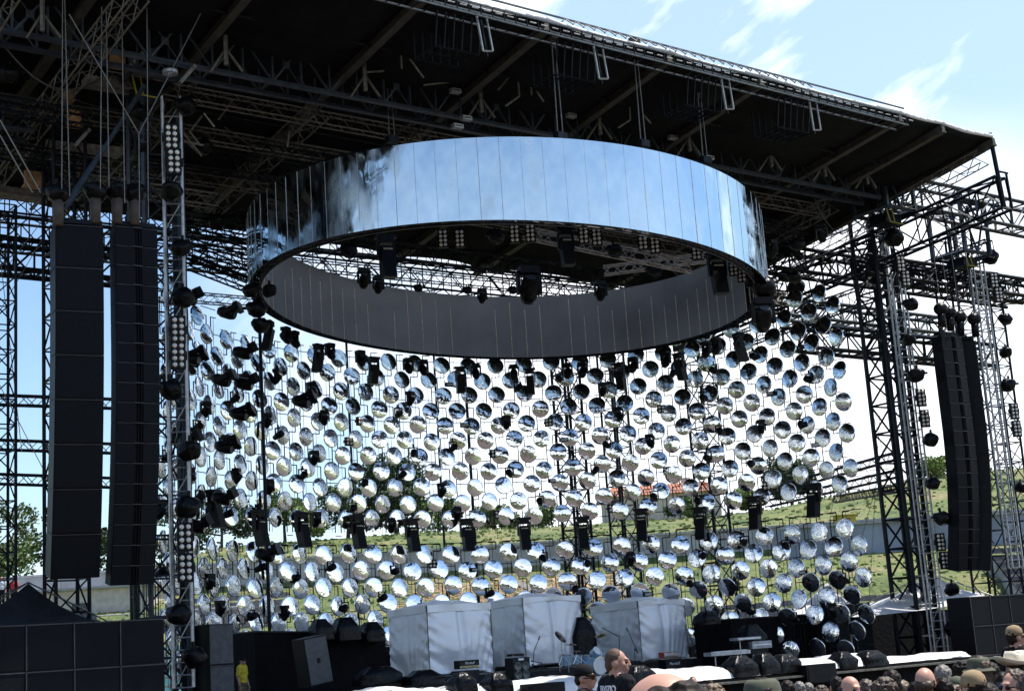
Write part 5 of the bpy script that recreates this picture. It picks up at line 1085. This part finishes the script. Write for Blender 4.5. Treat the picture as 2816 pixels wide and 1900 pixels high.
def body_mesh(yaw=0, vox=.011):
    m = MB(); head_shapes(m, yaw); k0 = len(m.v); caps(m, (0, .018, 1.56), (0, .022, 1.42), .054, .064)
    m.ball((0, .012, 1.29), (.168, .108, .165), 20, 14); caps(m, (-.155, .015, 1.405), (.155, .015, 1.405), .055, .055); m.ball((0, .02, 1.435), (.11, .06, .07), 16, 10)
    m.ball((0, 0, 1.09), (.145, .105, .15), 20, 12); m.ball((0, .012, .94), (.158, .115, .11), 20, 12)
    for s_ in (-1, 1):
        caps(m, (s_*.19, .015, 1.385), (s_*.245, .03, 1.11), .050, .039); caps(m, (s_*.245, .03, 1.11), (s_*.25, -.05, .87), .038, .026)
        h = Vector((s_*.252, -.065, .80)); m.ball(h, (.018, .036, .045), 12, 8)
        for i, ln in enumerate((.062, .072, .068, .052)): a = h+Vector((0, -.024+.017*i, -.035)); b = a+Vector((-s_*.004, 0, -ln*.5)); caps(m, a, b, .009, .0085); caps(m, b, b+Vector((-s_*.016, 0, -ln*.45)), .0085, .0075)
        a = h+Vector((-s_*.004, -.03, .02)); caps(m, a, a+Vector((-s_*.01, -.026, -.034)), .011, .009)
        caps(m, (s_*.088, .012, .93), (s_*.098, -.008, .50), .082, .056); caps(m, (s_*.098, -.008, .50), (s_*.10, .02, .09), .054, .036); m.ball((s_*.10, -.035, .045), (.042, .12, .042), 12, 8)
    for v in m.v[k0:]: v.z *= 1.045
    return remesh(m, vox, 3)
def shirt_mesh():
    m = MB(); k = .014
    m.ball((0, .012, 1.29), (.168+k, .108+k, .165), 20, 14); caps(m, (-.155, .015, 1.403), (.155, .015, 1.403), .055+k, .055+k); m.ball((0, .02, 1.432), (.112, .066, .066), 16, 10)
    m.ball((0, 0, 1.09), (.15+k, .11+k, .15), 20, 12); m.ball((0, .01, .98), (.158+k, .115+k, .10), 20, 12)
    for s_ in (-1, 1): caps(m, (s_*.19, .015, 1.385), (s_*.225, .022, 1.20), .050+k, .052+k)
    for v in m.v: v.z *= 1.045
    return remesh(m, .012, 3, .008)
def pants_mesh():
    m = MB(); k = .014; m.ball((0, .012, .94), (.158+k, .115+k, .11), 20, 12)
    for s_ in (-1, 1): caps(m, (s_*.088, .012, .93), (s_*.098, -.008, .50), .082+k, .06+k); caps(m, (s_*.098, -.008, .50), (s_*.10, .02, .10), .058+k, .048+k)
    for v in m.v: v.z *= 1.045
    return remesh(m, .014, 3, .006)
def shoe_mesh():
    m = MB()
    for s_ in (-1, 1): m.ball((s_*.10, -.03, .048), (.05, .135, .05), 14, 8)
    return remesh(m, .014, 2)
def hair_mesh(kind, yaw=0):
    m = MB(); Ry = Matrix.Rotation(yaw, 4, 'Z'); o = Vector((0, .01, 0))
    def B(c, r): c = Vector(c); m.ball(Ry @ (c-o)+o, r, 18, 12, Ry)
    if kind == 'short': B((0, .028, 1.672), (.081, .092, .090)); B((0, .055, 1.62), (.073, .06, .07)); return remesh(m, .008, 1, .014)
    if kind == 'cropped': B((0, .020, 1.668), (.0805, .090, .0925)); B((0, .060, 1.615), (.070, .052, .062)); return remesh(m, .008, 2, .002)
    if kind == 'curly': B((0, .03, 1.69), (.105, .11, .10)); B((0, .06, 1.62), (.10, .085, .10)); return remesh(m, .008, 1, .022)
    if kind == 'long': B((0, .03, 1.675), (.088, .10, .093)); B((0, .075, 1.56), (.09, .06, .14)); B((0, .09, 1.46), (.085, .045, .12)); return remesh(m, .010, 2, .012)
    if kind == 'patch': B((0, .085, 1.665), (.062, .045, .075)); B((.05, .06, 1.66), (.04, .05, .07)); B((-.05, .06, 1.64), (.04, .05, .05)); return remesh(m, .004, 1, .008)
    if kind == 'ring': B((0, .062, 1.615), (.082, .058, .055)); B((.066, .02, 1.632), (.017, .04, .035)); B((-.066, .02, 1.632), (.017, .04, .035)); return remesh(m, .006, 1, .006)
def cap_mb(kind, yaw=0):
    m = MB(); Ry = Matrix.Translation((0, .01, 0)) @ Matrix.Rotation(yaw, 4, 'Z'); T = Ry @ Matrix.Translation((0, .008, 1.672))
    if kind == 'cap':
        m.lathe([(.094, -.012), (.096, .02), (.088, .06), (.06, .092), (.02, .105), (.0, .106)], 20, T @ Matrix.Diagonal((.92, 1.08, 1, 1)))
        vs = []; fs = []; n = 10
        for i in range(n+1):
            a = math.pi*(.15+.7*i/n); ca, sa = math.cos(a), -math.sin(a)
            vs += [T @ Vector((ca*.086, sa*.098, .0)), T @ Vector((ca*.085, sa*.10-.085*math.sin(math.pi*i/n)**.6, -.016)), T @ Vector((ca*.085, sa*.10-.085*math.sin(math.pi*i/n)**.6, -.021)), T @ Vector((ca*.086, sa*.098, -.008))]
        for i in range(n):
            for q in range(4): a = 4*i+q; b = 4*i+(q+1) % 4; fs.append((a, b, b+4, a+4))
        m.add(vs, fs); m.ball(T @ Vector((0, 0, .106)), .006, 6, 4)
    elif kind == 'cowboy':
        n = 28; prof = [(.175, .03), (.15, .005), (.10, .0), (.094, .03), (.09, .08), (.075, .115), (.04, .112), (0, .10)]; vs = []; fs = []
        for (r, z) in prof:
            for i in range(n):
                a = 2*math.pi*i/n; zz = z+(.05*abs(math.cos(a))**2 if r > .12 else 0)-(.03*math.exp(-(math.cos(a)/.35)**2) if z > .09 else 0); vs.append(T @ Vector((r*math.cos(a), r*1.12*math.sin(a), zz)))
        for k in range(len(prof)-1):
            for i in range(n): j = (i+1) % n; fs.append((k*n+i, k*n+j, (k+1)*n+j, (k+1)*n+i))
        m.add(vs, fs)
    else:
        m.lathe([(.150, -.03), (.145, -.028), (.098, .0), (.096, .03), (.088, .065), (.07, .082), (0, .085)], 24, T)
    return m
body0 = body_mesh(); bodyR = body_mesh(R(-38)); shirt0 = shirt_mesh(); pants0 = pants_mesh(); shoes0 = shoe_mesh()
HAIR = {k: hair_mesh(k) for k in ('short', 'cropped', 'curly', 'long', 'ring', 'patch')}; HAIR['cropR'] = hair_mesh('cropped', R(-38))
skins = [mat('skin_a', (.50, .27, .19), .5, 0, .1, 14), mat('skin_b', (.42, .22, .15), .5, 0, .1, 14), mat('skin_c', (.34, .18, .12), .5, 0, .1, 14)]
for s_ in skins: s_.node_tree.nodes['Principled BSDF'].inputs['Subsurface Weight'].default_value = .06
hm = {'dark': mat('dark_hair', (.016, .011, .008), .55, 0, .4, 40), 'brown': mat('brown_hair', (.055, .032, .018), .55, 0, .4, 40), 'light': mat('light_brown_hair', (.12, .075, .04), .55, 0, .4, 40), 'crop': mat('cropped_hair', (.07, .035, .022), .7, 0, .3, 60), 'grey': mat('grey_hair', (.16, .14, .12), .6, 0, .3, 40)}
cloth = {'black': mat('black_cotton', (.010, .010, .012), .85, 0, .2, 8), 'yellow': mat('yellow_cotton', (.62, .48, .03), .8, 0, .12, 8), 'white': mat('white_cotton', (.65, .66, .7), .8, 0, .06, 8), 'blue': mat('pale_blue_cotton', (.35, .42, .62), .8, 0, .1, 8), 'red': mat('red_cotton', (.45, .03, .03), .8, 0, .1, 8), 'olive': mat('olive_cotton', (.075, .08, .05), .85, 0, .2, 12), 'tan': mat('tan_cotton', (.27, .19, .10), .85, 0, .15, 12), 'camo': mat('camouflage_cotton', (.17, .13, .09), .85, 0, .3, 22, col2=(.05, .055, .03)), 'grey': mat('grey_cotton', (.15, .15, .16), .85, 0, .15, 8), 'straw': mat('pale_straw', (.62, .56, .44), .7, 0, .08, 30)}
def mobj(name, me, m, par):
    o = bpy.data.objects.new(name, me); COL.objects.link(o); o.parent = par
    if not me.materials: me.materials.append(m)
    o.material_slots[0].link = 'OBJECT'; o.material_slots[0].material = m; return o
EYE = MB().ball((-.030, -.083, 1.628), .013, 8, 6).ball((.030, -.083, 1.628), .013, 8, 6)
def person(label, x, ytop, Y, face, skin=0, hair='short', hcol='dark', shirt='black', pants='grey', hat=None, hatcol='tan', glasses=False, body=None, gz=None, hh=None):
    extra = {'cap': .0, 'cowboy': .02, 'bush': 0}.get(hat, 0)
    P = PY(x, ytop, Y); g = tz(P.x, Y) if gz is None else gz; top = 1.754 + (.03 if hat else 0)+(.03 if hair == 'curly' and not hat else 0)
    sc_ = hh if hh else (P.z-g)/top; k = 1.0 if hh else sc_
    if hh: g = P.z-hh*top; k = hh
    t = thing('person', label, 'person', (P.x, Y, g), face, 'people in the crowd'); t.scale = (max(.97, min(1.08, k)), max(.97, min(1.08, k)), k)
    b = mobj('body', body or body0, skins[skin], t); yaw = R(-38) if body is bodyR else 0
    mobj('shirt', shirt0, cloth[shirt], t); mobj('trousers', pants0, cloth[pants], t); mobj('shoes', shoes0, cloth['black'], t)
    if hair: mobj('hair', HAIR[hair], hm[hcol], t)
    e = EYE
    eo = MB(); Ry = Matrix.Rotation(yaw, 4, 'Z')
    for v in EYE.v: eo.v.append(Ry @ (v-Vector((0, .01, 0)))+Vector((0, .01, 0)))
    eo.f = EYE.f
    if glasses:
        g_ = MB()
        for s_ in (-1, 1): g_.ball(Ry @ (Vector((s_*.032, -.100, 1.630))), (.027, .008, .018), 12, 8, Ry); g_.tube(Ry @ Vector((s_*.055, -.095, 1.634)), Ry @ Vector((s_*.085, .0, 1.634)), .004, 4)
        g_.build('sunglasses', mat('sunglass', (.01, .01, .012), .08), t, True)
    else: eo.build('eyes', mat('eye_dark', (.03, .02, .015), .1), t, True)
    if hat:
        hb = cap_mb(hat, yaw).build('cap' if hat == 'cap' else 'hat', cloth[hatcol], t, True); hb.modifiers.new('s', 'SOLIDIFY').thickness = .003
    return t
A_ = R(180)   # facing the stage
g1 = person('tall security guard with cropped hair and black shirt, facing right', 1693, 1783, 14.2, R(122), 1, 'cropR', 'crop', 'black', 'black', body=bodyR, hh=1.05)
def back_text(g, txt):
    cu = bpy.data.curves.new('t', 'FONT'); cu.body = txt; cu.size = .072; cu.align_x = 'CENTER'; cu.extrude = .001; cu.offset = .002
    tmp = bpy.data.objects.new('tmp', cu); COL.objects.link(tmp); dg = bpy.context.evaluated_depsgraph_get(); me = bpy.data.meshes.new_from_object(tmp.evaluated_get(dg)); bpy.data.objects.remove(tmp)
    for v in me.vertices:
        x, y = v.co.x, v.co.y; v.co = Vector((-x*.8, .012+(.128)*math.sqrt(max(0, 1-(x*.8/.185)**2))+.004+v.co.z, 1.385+y*1.15))
    me.materials.clear(); me.materials.append(cloth['white']); o = bpy.data.objects.new('back_print', me); COL.objects.link(o); o.parent = g
back_text(g1, 'SERVIZIO')
person('security man in black cap, sunglasses and black shirt, left of the tall guard', 1606, 1822, 15.5, R(75), 1, 'cropped', 'dark', 'black', 'black', 'cap', 'black', True, hh=1.0)
for i, (Y, x) in enumerate(((14.2, 1693), (15.5, 1606), (18.5, 2790))):
    P = PY(x, 1800, Y); z0 = tz(P.x, Y); single(MB().box((P.x, Y, z0+.17), 1.2, 1.0, .34).box((P.x, Y-.505, z0+.17), 1.1, .02, .28), 'guard_step', ply, 'low plywood step under the %s guard' % ['tall', 'black capped', 'tan capped'][i], 'step', (P.x, Y, z0), 'guard steps')
person('bald sunburnt man close to the camera with a hair ring, seen from behind', 1806, 1847, 3.05, R(215), 0, 'patch', 'dark', 'grey', 'grey')
person('man with dark curly hair just right of the bald man', 1885, 1880, 7.5, R(175), 1, 'curly', 'dark', 'black', 'grey')
person('person with light brown curly hair between bald man and olive cap', 1957, 1880, 13.0, A_, 1, 'curly', 'light', 'olive', 'grey')
person('man in an olive green cap with a yellow patch, near the camera', 2092, 1850, 7.6, R(170), 1, 'short', 'dark', 'white', 'grey', 'bush', 'olive')
cr_ = [(1905, 1860, 36, 'tiny person facing back before the white sheet', 1, 'short', 'brown', 'red', None, '', 0), (1951, 1869, 38, 'tiny far person right of the reddish one', 1, 'short', 'dark', 'black', None, '', 180),
 (2162, 1871, 17, 'person with dark short hair right of the olive cap', 1, 'short', 'dark', 'olive', None, '', 180), (2196, 1874, 23, 'person with grey brown hair in the gap below the monitors', 0, 'short', 'grey', 'grey', None, '', 180), (2222, 1877, 25, 'small person with greying hair next to another one', 0, 'short', 'grey', 'tan', None, '', 170),
 (2298, 1860, 20, 'person with dark hair standing taller left of the reddish man', 1, 'short', 'dark', 'black', None, '', 180), (2337, 1858, 14, 'reddish faced man with receding hair looking back', 0, 'ring', 'dark', 'black', None, '', 25),
 (2378, 1868, 15, 'person with brown hair beside the reddish man', 1, 'short', 'brown', 'grey', None, '', 180), (2427, 1862, 12.5, 'person with wavy dark brown hair in the lower crowd', 1, 'curly', 'brown', 'black', None, '', 180), (2446, 1843, 16, 'person with dark hair behind the wavy haired one', 1, 'long', 'dark', 'black', None, '', 190),
 (2478, 1872, 17, 'blond haired person left of the bald man', 0, 'long', 'light', 'red', None, '', 180), (2541, 1834, 12.5, 'bald pink headed man in the right crowd', 0, 'ring', 'brown', 'black', None, '', 150), (2590, 1864, 12.5, 'person with black hair right of the bald man', 1, 'short', 'dark', 'black', None, '', 180), (2588, 1830, 17, 'person wearing a white head cover behind the bald man', 1, 'long', 'grey', 'black', None, '', 180),
 (2632, 1856, 15, 'person in a small olive cap behind the big tan cap', 1, 'short', 'dark', 'olive', 'cap', 'olive', 20), (2668, 1838, 11, 'man in a large tan cap in the lower right crowd', 1, 'short', 'dark', 'tan', 'cap', 'tan', 200), (2642, 1817, 18, 'person with tousled dark hair in front of the black stack', 1, 'curly', 'dark', 'black', None, '', 180),
 (2685, 1797, 14, 'brown haired person in an olive bush hat', 1, 'long', 'brown', 'olive', 'bush', 'olive', 200), (2722, 1822, 17, 'person in a red shirt behind the tan cap', 1, 'short', 'dark', 'red', None, '', 180), (2752, 1850, 15, 'dark haired person between tan cap and long haired woman', 1, 'long', 'dark', 'black', None, '', 180),
 (2786, 1789, 14, 'person in a white cowboy hat at the right edge', 1, 'short', 'dark', 'grey', 'cowboy', 'straw', 190), (2782, 1843, 11.5, 'woman with long brown hair and sunglasses looking left', 0, 'long', 'brown', 'white', None, '', -60), (2822, 1852, 10, 'person in pale blue at the very right edge', 0, 'short', 'brown', 'blue', None, '', 180),
 (2255, 1884, 21, 'person with brown hair low in the middle crowd', 1, 'curly', 'brown', 'olive', None, '', 180), (2135, 1884, 19, 'low standing dark haired person near the olive cap', 1, 'short', 'dark', 'grey', None, '', 180), (2318, 1884, 19, 'dark haired person low below the taller one', 1, 'long', 'dark', 'grey', None, '', 180), (2512, 1876, 15, 'dark haired person low left of the bald pink man', 1, 'short', 'dark', 'olive', None, '', 180), (2620, 1884, 13, 'brown haired person low below the olive cap', 0, 'curly', 'light', 'grey', None, '', 180), (2712, 1880, 12, 'black haired person low right of the tan cap', 1, 'long', 'dark', 'black', None, '', 180), (2405, 1889, 13, 'light haired person low in front of the wavy haired one', 0, 'short', 'light', 'white', None, '', 180)]
for (x, y, Y, lb, sk, hr, hc, sh, ht, htc, f) in cr_:
    person(lb, x, y, Y, R(f), sk, hr, hc, sh, 'grey', ht, htc or 'tan', 'sunglasses' in lb)
person('guard in a tan cap and black shirt above the crowd at the right edge', 2789, 1716, 18.5, R(110), 1, 'short', 'dark', 'black', 'black', 'cap', 'tan', True, hh=1.04)
# stage hand in yellow
P = PT(666, 1803, 41); q = person('stage hand in a yellow t shirt and camouflage trousers on the left wing', 666, 1803, P.y, R(70), 1, 'short', 'dark', 'yellow', 'camo', 'cap', 'black', hh=.97)
for (x, y, sh) in ((5, 1585, 'white'), (38, 1588, 'red')): person('tiny far person in %s beside the far left building' % sh, x, y, 88, 0, 0, 'short', 'dark', sh, 'black', hh=1.0)
# audience seen only in the dish mirrors
m = MB(); rn = random.Random(21)
for i in range(2600):
    y = -rn.uniform(4, 60); x = rn.uniform(-45, 60)
    if abs(x) < 1.5 and y > -6: continue
    z = tz(x, y); m.tube((x, y, z), (x, y, z+1.45), .17, 5, .22); m.ball((x, y, z+1.6), .11, 6, 4)
tag(m.build('audience', mat('mixed_clothes', (.30, .20, .17), .8, 0, .3, .9, col2=(.03, .03, .04))), 'dense audience in mixed clothes, seen only as reflections in the dishes', 'crowd', kind='stuff')

# number the small rigging pieces by where they show, left to right
for g_, txt in (('trusses in the roof corners', 'dark truss in the %s roof corner rigging, %s from the left'), ('lamps in the roof corners', 'dark lamp in the %s roof corner rigging, %s from the left'), ('drooping cables under the roof', 'drooping black cable in the %s roof corner, %s from the left')):
    bpy.context.view_layer.update()
    obs = [o for o in bpy.data.objects if o.parent is None and o.get('group') == g_]
    obs.sort(key=lambda o: proj(o.matrix_world.translation)[0]); n = {'left': 0, 'right': 0}
    for o in obs:
        sd_ = 'left' if proj(o.matrix_world.translation)[0] < 1400 else 'right'; n[sd_] += 1; o['label'] = txt % ('upper '+sd_, ordn(n[sd_]))

for o in bpy.data.objects:
    if '_org' in o: del o['_org']
